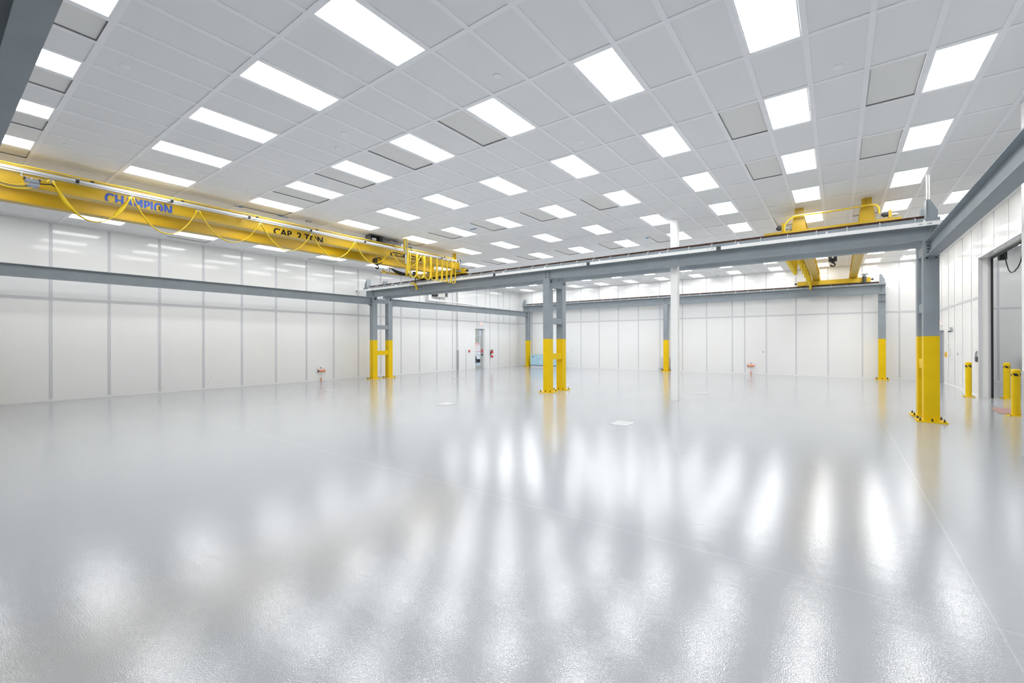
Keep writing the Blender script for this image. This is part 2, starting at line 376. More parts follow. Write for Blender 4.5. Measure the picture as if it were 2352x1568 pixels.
for x, y in caps:
    o = c0 if first else copy_tree(c0); first = False
    o.location = (x, y, CZ-0.005)
    il = min(lights, key=lambda q: (tx(q[0]+.5)-x)**2 + (ty(q[1]+.5)-y)**2)
    side = ('just before' if ty(il[1]+.5) > y+0.5 else 'just beyond' if ty(il[1]+.5) < y-0.5 else 'beside')
    tag(o, 'small round white ceiling cap %s %s light row from the back, %s column' % (side, ORD[rows.index(il[1])], ORD[cols.index(il[0])]), 'ceiling cap', 'round white sprinkler covers')
sd = thing('smoke_detector', 'round vented smoke detector on the ceiling above the yellow bridge lettering', 'smoke detector', (-12.29, 6.75, CZ-0.06))
MB().lathe([(0.075,0.0),(0.075,-0.02),(0.06,-0.045),(0.03,-0.055),(0.001,-0.055)], (-12.29,6.75,CZ+0.005), 28).build('housing', WPLAS, sd)
vm = MB()
for k in range(8):
    a = k*PI/4; vm.box(-12.29+0.062*math.cos(a)-0.009, -12.29+0.062*math.cos(a)+0.009, 6.75+0.062*math.sin(a)-0.009, 6.75+0.062*math.sin(a)+0.009, CZ-0.044, CZ-0.018)
vm.build('vent_slots', BLACK, sd)
for n, (x, y, dx, dy, lab) in enumerate([(-12.474,4.976,0.03,0.10,'blue tape on the grid corner nearer the long yellow bridge'),(-12.477,6.114,0.03,0.14,'blue tape flag at the far corner of the grey ceiling panel'),
        (-9.145,10.352,0.13,0.025,'thin blue tape strip crossing a ceiling tile over the steel runway'),(-5.204,14.767,0.03,0.10,'blue tape at the ceiling panel corner beside the white post'),
        (-5.139,25.3,0.06,0.04,'blue tape on the ceiling edge at the back wall'),(-18.03,24.51,0.05,0.06,'small blue tape on the ceiling at the far corner of the room')]):
    tag(MB().box(x-dx, x+dx, y-dy, y+dy, CZ-0.0065, CZ-0.0045).build('masking_tape', TAPE), lab, 'tape')

# ------------------------------------------------------------------ steel columns
CW = 0.25; ZP = 1.80; ZT = 3.82
def column_at(root, xc, yc, holes=True, bracket=None):
    h = CW/2
    MB().bbox(xc-h, xc+h, yc-h, yc+h, 0.03, ZP).build('lower_shaft', YEL, root, label='safety yellow lower shaft')
    MB().bbox(xc-h, xc+h, yc-h, yc+h, ZP, ZT-0.012).box(xc-h-0.004, xc+h+0.004, yc-h-0.004, yc+h+0.004, ZT-0.012, ZT).build('upper_shaft', STEEL, root, label='grey painted upper shaft')
    MB().box(xc-0.235, xc+0.235, yc-0.235, yc+0.235, 0, 0.03).build('base_plate', YEL, root)
    for sx in (-0.185, 0.0, 0.185):
        for sy in (-0.185, 0.185):
            x, y = xc+sx, yc+sy
            MB().cyl((x,y,0.03),(x,y,0.05),0.021,6).cyl((x,y,0.05),(x,y,0.085),0.011,8).build('anchor_bolt', BOLT, root)
    if holes:
        MB().cyl((xc+h,yc,ZT-0.09),(xc+h+0.003,yc,ZT-0.09),0.047,24).build('access_hole', BLACK, root, label='dark round hole')
XC = (-17.446, -7.886, 1.572); Y1A, Y1B, Y2, YN = 12.725, 13.60, 25.49, 0.455
names = {0: 'by the glass door wall', 1: 'in the middle of the hall', 2: 'close to the white columned opening'}
for k, xc in enumerate(XC):
    r = thing('steel_column_frame', 'tall grey and yellow twin leg steel column %s' % ['standing nearest the glass door wall','with round holes in mid hall','nearest the large wall opening'][k], 'column', (xc, (Y1A+Y1B)/2, 0), 'twin leg runway columns')
    column_at(r, xc, Y1A); column_at(r, xc, Y1B)
    for z0, z1, m in ((1.10,1.30,YEL),(2.315,2.51,STEEL),(3.545,3.735,STEEL)):
        MB().box(xc-0.10, xc+0.10, Y1A+CW/2, Y1B-CW/2, z0, z1).build('cross_strut', m, r)
for k, xc in enumerate(XC):
    r = thing('steel_column', 'single grey and yellow steel column before the back wall %s' % ['beside the pale blue crate','half hidden by the white post','at the far end of the runway'][k], 'column', (xc, Y2, 0), 'single leg runway columns')
    column_at(r, xc, Y2, holes=False)
    if k == 2:
        MB().ibeam('y', Y2-CW/2-0.10, Y2-CW/2, xc, 3.46, 3.79, 0.24, tf=0.018).box(xc-0.12, xc+0.12, Y2-CW/2-0.008, Y2-CW/2, 3.40, 3.80).build('tie_stub', STEEL, r)

# ------------------------------------------------------------------ runway girders
GX0, GX1 = -18.0, 1.70
def runway(yc, label, x0, x1, bar, splice_x, near=False):
    r = thing('runway_girder', label, 'girder', ((x0+x1)/2, yc, ZT))
    MB().ibeam('x', x0, x1, yc, ZT, 4.20, 0.18).build('beam', STEEL, r)
    # cap channel, lips down
    c = MB().prism([(yc-0.15,4.195),(yc-0.142,4.195),(yc-0.142,4.26),(yc+0.142,4.26),(yc+0.142,4.195),(yc+0.15,4.195),(yc+0.15,4.27),(yc-0.15,4.27)], 'x', x0, x1)
    c.box(x0, x1, yc-0.09, yc+0.09, 4.20, 4.26)
    c.build('cap_channel', STEEL, r)
    z = 4.27
    MB().prism([(yc-0.045,z),(yc+0.045,z),(yc+0.045,z+0.008),(yc+0.008,z+0.018),(yc+0.008,z+0.055),(yc+0.024,z+0.062),(yc+0.024,z+0.078),(yc-0.024,z+0.078),(yc-0.024,z+0.062),(yc-0.008,z+0.055),(yc-0.008,z+0.018),(yc-0.045,z+0.008)], 'x', x0+0.14, x1-0.22).build('crane_rail', RAILM, r)
    x = x0 + 0.35
    while x < x1 - 0.25:
        b = MB()
        for s in (-1, 1):
            b.tube([(x, yc+s*0.035, 4.315), (x, yc+s*0.07, 4.30), (x, yc+s*0.135, 4.282), (x, yc+s*0.158, 4.27), (x, yc+s*0.158, 4.185)], 0.008, 6)
        b.build('rail_hook', GALV, r); x += 0.575
    # end stops
    for xe, s in ((x0+0.02, 1), (x1-0.02, -1)):
        a = xe + s*0.17
        p = [(a,4.27),(a,4.665),(a-s*0.05,4.665),(xe,4.42),(xe,4.27)]
        MB().prism(p, 'y', yc-0.10, yc-0.088).prism(p, 'y', yc+0.088, yc+0.10).box(min(a,a+s*0.014), max(a,a+s*0.014), yc-0.12, yc+0.12, 4.27, 4.67).build('end_stop', STEEL, r)
        MB().box(min(xe-s*0.02,xe-s*0.03), max(xe-s*0.02,xe-s*0.03), yc-0.151, yc+0.151, 4.19, 4.274).build('end_cap', STEEL, r)
    for xs in splice_x:
        MB().box(xs-0.12, xs+0.12, yc-0.0185, yc-0.0065, ZT+0.025, 4.17).build('splice_plate', STEEL, r)
        for sx in (-0.07, 0.07):
            for zz in (3.89, 3.97, 4.05, 4.13):
                MB().cyl((xs+sx,yc-0.0185,zz),(xs+sx,yc-0.036,zz),0.017,6).build('bolt', BOLT, r)
    # web stiffeners over the columns
    for xc in XC:
        if abs(xc - splice_x[0]) < 0.3: continue
        MB().box(xc-0.006, xc+0.006, yc-0.088, yc-0.006, ZT+0.018, 4.18).build('stiffener', STEEL, r)
    return r
rg = runway(Y1A, 'front grey runway beam carrying the white conductor bar across the hall', GX0, GX1, True, [XC[1]])
runway(Y1B, 'second grey runway beam just behind the one with the white bar', GX0+0.1, GX1+0.02, False, [XC[1]])
runway(Y2, 'far grey runway beam running along the back wall', GX0+0.15, GX1, False, [XC[1]])
runway(YN, 'dark grey runway beam passing overhead near the ceiling lights', GX0, GX1, False, [XC[1]], True)
# conductor bar, clipped to the front girder
cb = thing('conductor_bar', 'long white conductor bar along the front grey runway beam', 'conductor bar', (-8, Y1A-0.19, 4.1))
MB().prism([(Y1A-0.205,4.10),(Y1A-0.175,4.10),(Y1A-0.175,4.185),(Y1A-0.205,4.185)], 'x', -18.42, 1.82).build('bar', WPLAS, cb)
MB().cyl((-18.47,Y1A-0.19,4.142),(-18.42,Y1A-0.19,4.142),0.03,12).build('end_cap', BLACK, cb)
for xj in (-10.05, -6.28, -2.51):
    MB().box(xj-0.055, xj+0.055, Y1A-0.212, Y1A-0.168, 4.096, 4.192).build('joint_cover', CHAR, cb)
for xh in (-17.5, -15.6, -13.6, -11.7, -9.65, -7.89, -5.9, -4.05, -2.05, -0.2, 1.46):
    MB().box(xh-0.02, xh+0.02, Y1A-0.21, Y1A-0.147, 4.18, 4.205).box(xh-0.02, xh+0.02, Y1A-0.214, Y1A-0.206, 4.096, 4.2).cyl((xh,Y1A-0.185,4.2),(xh,Y1A-0.185,4.235),0.01,8).build('hanger_clip', WPLAS, cb)
for xt, s in ((1.375,'HC'),(1.495,'x40')):
    text_mesh('marking', s, CHAR, cb, (xt, Y1A-0.205, 4.125), (1,0,0), (0,0,1), 0.06 if s == 'HC' else 0.085, 0.032, 0.01, 0.0015)
for xt in (-2.80, -6.58, -10.35):
    text_mesh('marking', 'HC', BOXG, cb, (xt, Y1A-0.205, 4.13), (1,0,0), (0,0,1), 0.05, 0.03, 0.005, 0.0015)
    text_mesh('marking', 'x40', BOXG, cb, (xt+0.09, Y1A-0.205, 4.13), (1,0,0), (0,0,1), 0.09, 0.03, 0.005, 0.0015)
# hanger rods over the end stop
hr = thing('hanger_rods', 'pair of bright vertical rods rising from the runway end stop to the ceiling', 'rods', (1.56, Y1A, 4.67))
for dx in (-0.02, 0.02):
    MB().cyl((1.545+dx,Y1A+0.02,4.60),(1.545+dx,Y1A+0.02,CZ-0.006),0.012,12).build('rod', WPLAS, hr)
# tie beams along the column lines
def tie(xc, y0, y1, label):
    r = thing('tie_beam', label, 'beam', (xc, (y0+y1)/2, 3.46))
    MB().ibeam('y', y0+0.02, y1-0.02, xc, 3.46, 3.79, 0.20, tf=0.014).build('beam', STEEL, r)
    for ye, s in ((y0, 1), (y1, -1)):
        MB().box(xc-0.11, xc+0.11, min(ye,ye+s*0.02), max(ye,ye+s*0.02), 3.40, 3.80).box(xc-0.12, xc+0.12, min(ye,ye+s*0.09), max(ye,ye+s*0.09), 3.44, 3.46).build('end_plate', STEEL, r)
        for zz in (3.55, 3.62, 3.69):
            for dx in (-0.05, 0.05):
                MB().cyl((xc+dx,ye+s*0.02,zz),(xc+dx,ye+s*0.045,zz),0.016,6).build('bolt', BOLT, r)
        for dx in (-0.07, 0.07): MB().cyl((xc+dx,ye+s*0.05,3.44),(xc+dx,ye+s*0.05,3.415),0.017,6).build('bolt', BOLT, r)
    return r
tie(XC[0], YN+CW/2, Y1A-CW/2, 'long grey tie beam along the glass door wall, nearer half')
tie(XC[0], Y1B+CW/2, Y2-CW/2, 'grey tie beam along the side wall from twin column to the crate corner')
tie(XC[2], YN+CW/2, Y1A-CW/2, 'grey tie beam overhead leading to the column by the wall opening')
# near row columns, outside the view but carrying the near beam
for k in (0, 2):
    r = thing('steel_column', 'grey and yellow steel column under the overhead beam beside the camera %s' % ['at the glass door wall', '', 'at the opening wall'][k], 'column', (XC[k], YN, 0), 'near runway columns')
    column_at(r, XC[k], YN, holes=False)

# ------------------------------------------------------------------ bridge cranes
ZG0, ZG1 = 4.60, 4.95
def bridge(label, xa, xb, y0, y1, tx0, tx1, ya, yb):
    """xa, xb girder centres; y0..y1 girder span; tx0..tx1 end truck; ya, yb the rails"""
    r = thing('bridge_crane', label, 'crane', ((xa+xb)/2, (y0+y1)/2, 4.35))
    for xg in (xa, xb):
        g = MB().ibeam('y', y0, y1, xg, ZG0, ZG1, 0.26, tf=0.02).build('bridge_girder', CYEL, r)
        MB().box(xg-0.02, xg+0.02, y0+0.2, y1-0.2, ZG1, ZG1+0.035).build('trolley_rail', CYEL, g)
        for ye, s in ((y0, 1), (y1, -1)):
            # tapered end gusset and, above the girder, the trolley stop plate with its rib
            yy = ye + s*0.0
            MB().prism([(xg-0.165,ZG0-0.03),(xg+0.165,ZG0-0.03),(xg+0.12,ZG1),(xg-0.12,ZG1)], 'y', min(yy,yy-s*0.012), max(yy,yy-s*0.012)).build('end_gusset', CYEL, g)
            yt = ye + s*0.12
            MB().box(xg-0.10, xg+0.10, min(yt,yt+s*0.012), max(yt,yt+s*0.012), ZG1, 5.205).box(xg-0.006, xg+0.006, min(yt-s*0.03,yt+s*0.08), max(yt-s*0.03,yt+s*0.08), ZG1, 5.2).build('trolley_stop', CYEL, g)
    for yr in (ya, yb):
        t = MB().box(tx0, tx1, yr-0.10, yr-0.085, 4.365, 4.555).box(tx0, tx1, yr+0.085, yr+0.10, 4.365, 4.555).box(tx0, tx1, yr-0.105, yr+0.105, 4.552, 4.568).box(tx0, tx0+0.012, yr-0.085, yr+0.085, 4.38, 4.55).box(tx1-0.012, tx1, yr-0.085, yr+0.085, 4.38, 4.55)
        tr = t.build('end_truck', CYEL, r)
        for xw in (tx0+0.28, tx1-0.28): MB().cyl((xw,yr-0.05,4.445),(xw,yr+0.05,4.445),0.095,24).build('wheel', CHAR, tr)
        for xe, s in ((tx0, -1), (tx1, 1)):
            MB().cyl((xe,yr,4.48),(xe+s*0.04,yr,4.48),0.025,12).cyl((xe+s*0.04,yr,4.48),(xe+s*0.10,yr,4.48),0.042,14).build('bumper', BLACK, tr)
    return r
def hoist(parent_label, xa, xb, yc, hook_z, label, hx, turn=False):
    """trolley with hoist drum riding on both girders; its hook block below"""
    xm = (xa+xb)/2; h = thing('hoist_trolley', label, 'hoist', (xm, yc, 4.985))
    for xg in (xa, xb):
        e = MB().box(xg-0.05, xg+0.09, yc-0.42, yc+0.50, 4.995, 5.105).build('wheel_truck', CHAR, h)
        for yy in (yc-0.34, yc+0.40): MB().cyl((xg-0.03,yy,5.04),(xg+0.03,yy,5.04),0.055,20).build('wheel', GALV, e)
    MB().cyl((xb+0.09,yc+0.42,5.05),(xb+0.10,yc+0.42,5.05),0.045,20).build('hub_cover', BOXG, h)
    MB().box(xa-0.05, xb+0.05, yc-0.42, yc-0.34, 5.0, 5.10).box(xa-0.05, xb+0.05, yc+0.42, yc+0.50, 5.0, 5.10).build('cross_member', CHAR, h)
    MB().cyl((xm-0.42,yc,5.08),(xm+0.30,yc,5.08),0.115,28).build('rope_drum', CHAR, h)
    MB().box(xm+0.30, xm+0.52, yc-0.17, yc+0.17, 4.97, 5.20).build('gear_case', CHAR, h)
    MB().cyl((xm-0.62,yc,5.07),(xm-0.42,yc,5.07),0.105,20).cyl((xm-0.66,yc,5.07),(xm-0.62,yc,5.07),0.08,20).build('hoist_motor', GALV, h)
    f = MB().box(xb-0.16, xb+0.08, yc-0.86, yc-0.84, 5.0, 5.19).box(xb-0.16, xb+0.08, yc-0.46, yc-0.44, 5.0, 5.19).box(xb-0.16, xb+0.079, yc-0.84, yc-0.46, 5.17, 5.189).box(xb-0.16, xb+0.079, yc-0.84, yc-0.46, 5.001, 5.02)
    f.box(xb-0.18, xb-0.16, yc-0.86, yc-0.44, 5.0, 5.19).build('open_housing', CHAR, h)
    MB().box(xb-0.10, xb+0.02, yc-0.74, yc-0.58, 5.03, 5.12).build('relay', GREYW, h)
    MB().box(xb-0.16, xb+0.10, yc-0.40, yc-0.24, 5.02, 5.17).build('control_box', CHAR, h)
    MB().prism([(yc+0.05,5.105),(yc+0.36,5.105),(yc+0.36,5.19),(yc+0.24,5.19)], 'x', xb-0.2, xb-0.02).build('side_cover', CHAR, h)
    MB().cyl((xb+0.0,yc+0.50,5.07),(xb+0.0,yc+0.70,5.05),0.05,16).cyl((xb+0.0,yc+0.70,5.05),(xb+0.0,yc+0.76,5.05),0.065,16).build('travel_motor', GALV, h)
    MB().cyl((xb-0.02,yc+0.80,5.03),(xb+0.06,yc+0.80,5.03),0.06,18).ring([(0.03,-0.02),(0.075,-0.02),(0.075,0.02),(0.03,0.02)],(xb+0.07,yc+0.80,5.03),20,'x').build('brake', CHAR, h)
    k = MB()
    for dx in (-0.05, 0.05): k.tube([(hx+dx,yc,5.0),(hx+dx,yc,hook_z+0.33)], 0.006, 6)
    k.build('wire_rope', GALV, h)
    b = MB().lathe([(0.02,-0.035),(0.09,-0.035),(0.105,-0.02),(0.105,0.02),(0.09,0.035),(0.02,0.035)], (hx-0.07,yc,hook_z+0.26), 24, 'x')
    b.lathe([(0.02,-0.035),(0.09,-0.035),(0.105,-0.02),(0.105,0.02),(0.09,0.035),(0.02,0.035)], (hx+0.07,yc,hook_z+0.26), 24, 'x')
    hb = b.build('sheave_block', SAUC, h)
    q = MB()
    for dx in (-0.07, 0.07): q.ring([(0.098,-0.045),(0.118,-0.045),(0.118,0.045),(0.098,0.045)], (hx+dx,yc,hook_z+0.26), 24, 'x')
    q.box(hx-0.05, hx+0.05, yc-0.03, yc+0.03, hook_z+0.11, hook_z+0.26).build('sheave_guard', BLACK, hb)
    pts = [(hx, yc, hook_z+0.13), (hx, yc, hook_z+0.10)] + [(hx, yc-0.0+0.055*math.sin(a), hook_z+0.045+0.055*math.cos(a)) for a in [0.3+0.45*t for t in range(11)]]
    if turn: pts = [(hx+(p[1]-yc)*1.1, yc, p[2]) for p in pts]
    MB().tube(pts, 0.022, 10).build('hook', BLACK, hb)
    return h
XA, XB = -13.66, -12.23
crane = bridge('long yellow double girder bridge crane with blue and black lettering', XA, XB, 0.36, 12.84, -14.36, -11.62, YN, Y1A)
hoist('', XA, XB, 9.60, 4.28, 'charcoal hoist trolley on the lettered bridge with a two wheel hook block', -12.95)
# lettering on the near girder web (faces +X)
xw = XB + 0.0062
text_mesh('lettering', 'CHAMPION', BLUE, crane, (xw, 2.345, 4.60), (0,1,0), (0,0,1), 1.13, 0.22, 0.0, sp=1.12, heavy=0.012)
text_mesh('lettering', 'CAP. 2 TON', INK, crane, (xw, 5.745, 4.612), (0,1,0), (0,0,1), 1.40, 0.18, 0.0, sp=1.06, heavy=0.010)
lp = MB().box(xw, xw+0.002, 9.60, 10.98, 4.655, 4.79).build('label_plate', INK, crane)
text_mesh('lettering', 'HOIST & CRANE', LYEL, crane, (xw+0.002, 9.66, 4.685), (0,1,0), (0,0,1), 1.26, 0.075, 0.01)
MB().cyl((xw,3.25,4.735),(xw+0.01,3.25,4.735),0.017,16).cyl((xw,3.25,4.695),(xw+0.01,3.25,4.695),0.017,16).build('bolt_pair', BLACK, crane)

# festoon tracks on the camera side of the near girder
def catenary(ya, yb, x, zt, zb, n=28, sad=0.05):
    pts = []
    for k in range(n+1):
        u = -1 + 2*k/n
        s = abs(u)**2.1
        pts.append(Vector((x, (ya+yb)/2 + u*(yb-ya)/2, zb + (zt-zb)*s)))
    return pts
fs_ = thing('festoon_track', 'twin grey cable tracks with brackets along the lettered yellow girder', 'cable track', (-11.9, 6.4, 4.82))
MB().prism([(-12.00,4.805),(-11.965,4.805),(-11.965,4.84),(-12.00,4.84)], 'y', 0.2, 12.62).build('lower_track', ZINC, fs_)
MB().prism([(-11.835,4.80),(-11.785,4.80),(-11.785,4.845),(-11.835,4.845)], 'y', 0.2, 12.55).build('upper_track', ZINC, fs_)
for yb_ in (1.86, 3.36, 4.95, 6.55, 8.3, 10.0, 11.6, 12.45):
    MB().box(-12.10, -11.77, yb_-0.02, yb_+0.02, 4.845, 4.865).box(-12.12, -12.085, yb_-0.03, yb_+0.03, 4.86, 4.935).build('bracket', GALV, fs_)
    MB().box(-11.845, -11.775, yb_-0.025, yb_+0.025, 4.79, 4.85).box(-11.90, -11.86, yb_+0.2, yb_+0.25, 4.85, 4.90).build('clamp', BLACK, fs_)
MB().tube([(-12.04, 0.2, 4.955)] + [(-12.04, 0.2+12.3*k/40, 4.962+0.006*math.sin(k*1.7)) for k in range(1,41)], 0.012, 8).build('supply_cable', CABLE, fs_)
MB().tube([(-11.88, 0.2, 4.85)] + [(-11.88, 0.2+12.3*k/40, 4.862+0.004*math.sin(k*2.1)) for k in range(1,41)], 0.006, 6).build('signal_cable', CABLE, fs_)
# big sagging loops
tops = [1.527, 2.711, 3.916, 5.293, 6.675, 8.061, 9.393, 10.75, 12.25]
zb_ = [4.125, 4.12, 4.17, 4.19, 4.21, 4.23, 4.30, 4.36]
cabs = thing('festoon_cable', 'yellow flat cable hanging in wide swags along the lettered girder', 'cable', (-11.98, 6.5, 4.1))
for k in range(8):
    a, b = tops[k], tops[k+1]
    pts = catenary(a+0.02, b-0.02, -11.98, 4.765, zb_[k])
    wd = []
    for n, p in enumerate(pts):
        u = n/28
        tw = 0.0
        if k == 0: tw = 1.25*math.exp(-((u-0.17)/0.10)**2) + 1.25*math.exp(-((u-0.86)/0.09)**2)
        wd.append(Vector((math.cos(tw), math.sin(tw), 0)))
    MB().ribbon(pts, wd, 0.072 if k == 0 else 0.05, 0.015).build('cable_swag', CABLE, cabs)
for k, t in enumerate(tops):
    MB().tube([(-11.98, t-0.05, 4.735), (-11.98, t-0.03, 4.765), (-11.98, t, 4.775), (-11.98, t+0.03, 4.765), (-11.98, t+0.05, 4.735)], 0.014, 8).build('cable_saddle', CABLE, cabs)
    MB().cyl((-12.0,t,4.79),(-11.965,t,4.79),0.022,14).box(-11.99, -11.975, t-0.012, t+0.012, 4.73, 4.80).build('cable_trolley', GALV, cabs)
# junction box with its tails
jb = thing('junction_box', 'grey junction box hanging under the cable track at the near end', 'electrical box', (-11.98, 1.3, 4.62))
MB().box(-12.02, -11.94, 1.19, 1.375, 4.60, 4.72).box(-12.01, -11.95, 1.22, 1.345, 4.575, 4.60).build('body', BOXG, jb)
MB().box(-11.945, -11.935, 1.17, 1.395, 4.655, 4.66).box(-12.03, -11.93, 1.175, 1.20, 4.70, 4.74).box(-12.03, -11.93, 1.365, 1.39, 4.70, 4.74).build('lid_clips', CHAR, jb)
MB().box(-11.985, -11.975, 1.13, 1.60, 4.752, 4.762).cyl((-11.98,1.15,4.75),(-11.98,1.15,4.805),0.012,8).cyl((-11.98,1.56,4.75),(-11.98,1.56,4.805),0.012,8).cyl((-11.98,1.28,4.72),(-11.98,1.28,4.76),0.010,8).build('hanger_bar', GALV, jb)
MB().tube([(-11.98,1.38,4.67),(-11.98,1.45,4.68),(-11.98,1.53,4.70),(-11.98,1.62,4.66)], 0.012, 8).build('cable_boot', BLACK, jb)
def arc(p0, p1, sag, n=14):
    p0 = Vector(p0); p1 = Vector(p1)
    return [p0.lerp(p1, k/n) - Vector((0,0,sag*4*(k/n)*(1-k/n))) for k in range(n+1)]
MB().tube(arc((-11.98,0.55,4.72), (-11.98,1.29,4.575), 0.13), 0.014, 8).tube(arc((-11.96,0.9,4.585), (-11.94,1.25,4.655), 0.05), 0.006, 6).tube(arc((-11.96,0.9,4.575), (-11.94,1.22,4.61), 0.03), 0.006, 6).build('cable_tail', CABLE, jb)
# bunched loops and tow arm near the hoist
bl = thing('festoon_cable', 'bunch of narrow yellow cable loops gathered beside the hoist', 'cable', (-11.81, 11.1, 3.9))
ty_ = [10.06, 10.40, 10.74, 11.06, 11.36, 11.62, 11.86, 12.10, 12.34]
for k in range(8):
    a, b = ty_[k]+0.02, ty_[k+1]-0.02; zt = 4.775; zb = 3.945; rad = (b-a)/2; pts = []
    for n in range(5): pts.append((-11.81, a+0.012*math.sin(n), zt-(zt-zb-rad)*n/5))
    for n in range(9): pts.append((-11.81, (a+b)/2-rad*math.cos(PI*n/8), zb+rad-rad*math.sin(PI*n/8)))
    for n in range(5): pts.append((-11.81, b+0.012*math.sin(n), zb+rad+(zt-zb-rad)*(n+1)/5))
    MB().ribbon(pts, [Vector((1,0.1,0))]*len(pts), 0.05, 0.016).build('cable_loop', CABLE, bl)
for t in ty_:
    MB().box(-11.83, -11.79, t-0.035, t+0.035, 4.765, 4.802).cyl((-11.84,t,4.79),(-11.78,t,4.79),0.02,12).build('cable_trolley', GALV, bl)
ta = thing('tow_arm', 'upright grey tow arm wrapped in yellow cable standing above the girder', 'tow arm', (-11.5, 9.65, 4.3))
MB().box(-11.52, -11.48, 9.63, 9.67, 4.30, 5.08).box(-12.2, -11.5, 9.635, 9.665, 5.0, 5.03).build('arm', GALV, ta)
MB().ribbon([(-11.50,9.60,4.72),(-11.50,9.60,5.08),(-11.50,9.625,5.115),(-11.50,9.66,5.12),(-11.50,9.695,5.10),(-11.50,9.70,4.9),(-11.50,9.70,4.6),(-11.50,9.69,4.2),(-11.50,9.68,3.92)], [Vector((1,0,0))]*9, 0.07, 0.02).build('cable', CABLE, ta)
MB().ribbon([(-11.50,9.73,4.75),(-11.50,9.74,4.5),(-11.50,9.74,4.1),(-11.50,9.72,3.98)], [Vector((0,1,0))]*4, 0.07, 0.02).build('cable', CABLE, ta)
MB().ball((-11.50, 9.80, 4.98), 0.028).build('end_knob', BLACK, ta)
for zz in (4.85, 4.62): MB().box(-11.525, -11.475, 9.62, 9.71, zz, zz+0.012).build('tie', BLACK, ta)
# collector under the left part of the end truck
co = thing('current_collector', 'yellow and black current collector riding on the white conductor bar', 'collector', (-14.35, Y1A-0.25, 4.0))
MB().box(-14.52, -14.28, Y1A-0.27, Y1A-0.215, 4.15, 4.205).build('collector_head', BYEL, co)
MB().box(-14.28, -14.25, Y1A-0.26, Y1A-0.22, 4.18, 4.42).box(-14.29, -14.24, Y1A-0.26, Y1A-0.09, 4.40, 4.43).build('arm', CHAR, co)
MB().prism([(-14.28,4.13),(-14.22,4.14),(-14.12,3.94),(-14.17,3.90),(-14.21,3.92)], 'y', Y1A-0.27, Y1A-0.23).build('yellow_handle', BYEL, co)
MB().tube([(-14.45+0.17*math.cos(a), Y1A-0.25, 4.03+0.13*math.sin(a)) for a in [1.2+0.32*k for k in range(18)]], 0.007, 6).build('cable', BLACK, co)
MB().tube([(-14.27,Y1A-0.25,4.05),(-14.12,Y1A-0.25,4.0),(-14.0,Y1A-0.25,3.985),(-13.85,Y1A-0.25,4.0)], 0.009, 6).build('cable', BLACK, co)
# service bracket beyond the far girder
sv = thing('service_bracket', 'slim yellow arm with grey posts, black cables and an amber light', 'bracket', (-14.0, 11.4, 4.35))
MB().box(-14.03, -13.99, 10.75, 12.6, 4.40, 4.42).box(-14.03, -14.02, 10.75, 12.6, 4.36, 4.399).box(-14.0, -13.79, 10.92, 10.95, 4.605, 4.62).box(-14.0, -13.79, 11.99, 12.02, 4.605, 4.62).build('arm', CYEL, sv)
for yp, z1 in ((10.93, 4.62), (12.0, 4.62)):
    MB().box(-14.02, -13.985, yp-0.03, yp+0.03, 4.30, z1).build('post', GALV, sv)
MB().lathe([(0.03,0.05),(0.10,0.02),(0.125,-0.01),(0.10,-0.035),(0.02,-0.045)], (-14.0,10.68,4.40), 20).build('amber_light', SAUC, sv)
MB().tube([(-14.0,10.62,4.62),(-14.0,10.66,4.52),(-14.0,10.68,4.45)], 0.008, 6).build('light_cord', BLACK, sv)
for q in range(5):
    MB().tube(arc((-14.0,11.0+0.05*q,4.58-0.03*q), (-14.0,11.75+0.05*q,4.47), 0.02+0.015*q), 0.02, 6).build('cable', BLACK, sv)
MB().box(-14.03, -13.96, 12.12, 12.3, 4.42, 4.6).build('drive_box', CHAR, sv)
# end truck drive at the far rail
dr = thing('limit_switch', 'small grey limit switch with a bent conduit on the near truck end', 'switch', (-11.85, Y1A-0.13, 4.5))
MB().box(-11.98, -11.78, Y1A-0.16, Y1A-0.10, 4.44, 4.50).cyl((-12.0,Y1A-0.13,4.47),(-12.08,Y1A-0.13,4.47),0.03,12).build('body', BOXG, dr)
MB().tube([(-11.82,Y1A-0.14,4.5),(-11.80,Y1A-0.16,4.62),(-11.80,Y1A-0.2,4.78),(-11.84,Y1A-0.24,4.86),(-11.9,Y1A-0.3,4.88)], 0.008, 6).build('conduit', GALV, dr)
MB().tube([(-11.95,12.3,4.80),(-11.92,12.42,4.84),(-11.90,12.50,4.75),(-11.92,12.48,4.60),(-12.0,12.42,4.55)], 0.03, 8).build('cable_tail', CABLE, dr)

# second crane, far bay
XA2, XB2 = -0.81, 0.577
crane2 = bridge('yellow double girder bridge crane in the far bay', XA2, XB2, 13.72, 25.42, -1.58, 1.19, Y1B, Y2)
hoist('', XA2, XB2, 18.3, 4.22, 'hoist trolley in the far bay with a black hook', -0.13, True)
fc = thing('festoon_cable', 'yellow cable spanning the girder ends of the far crane with tied loops', 'cable', (-0.2, 13.6, 4.9))
MB().tube([(-1.12,13.55,4.58),(-1.125,13.56,4.66),(-1.11,13.57,4.74),(-1.08,13.58,4.81),(-1.03,13.59,4.87),(-0.97,13.6,4.915),(-0.90,13.6,4.94),(-0.8,13.6,4.95),(-0.3,13.6,4.94),(0.2,13.6,4.95),(0.6,13.6,4.965),(0.68,13.6,4.96),(0.735,13.6,4.94),(0.775,13.6,4.90),(0.795,13.6,4.84),(0.80,13.6,4.72)], 0.019, 10).build('cable', CABLE, fc)
for k in range(9): MB().lathe([(0.024,-0.008),(0.027,0),(0.024,0.008)], (-0.75+0.17*k, 13.6, 4.948), 12, 'x').build('tie', GALV, fc)
MB().box(-0.90, 0.62, 13.59, 13.61, 4.966, 4.976).build('support_bar', GALV, fc)
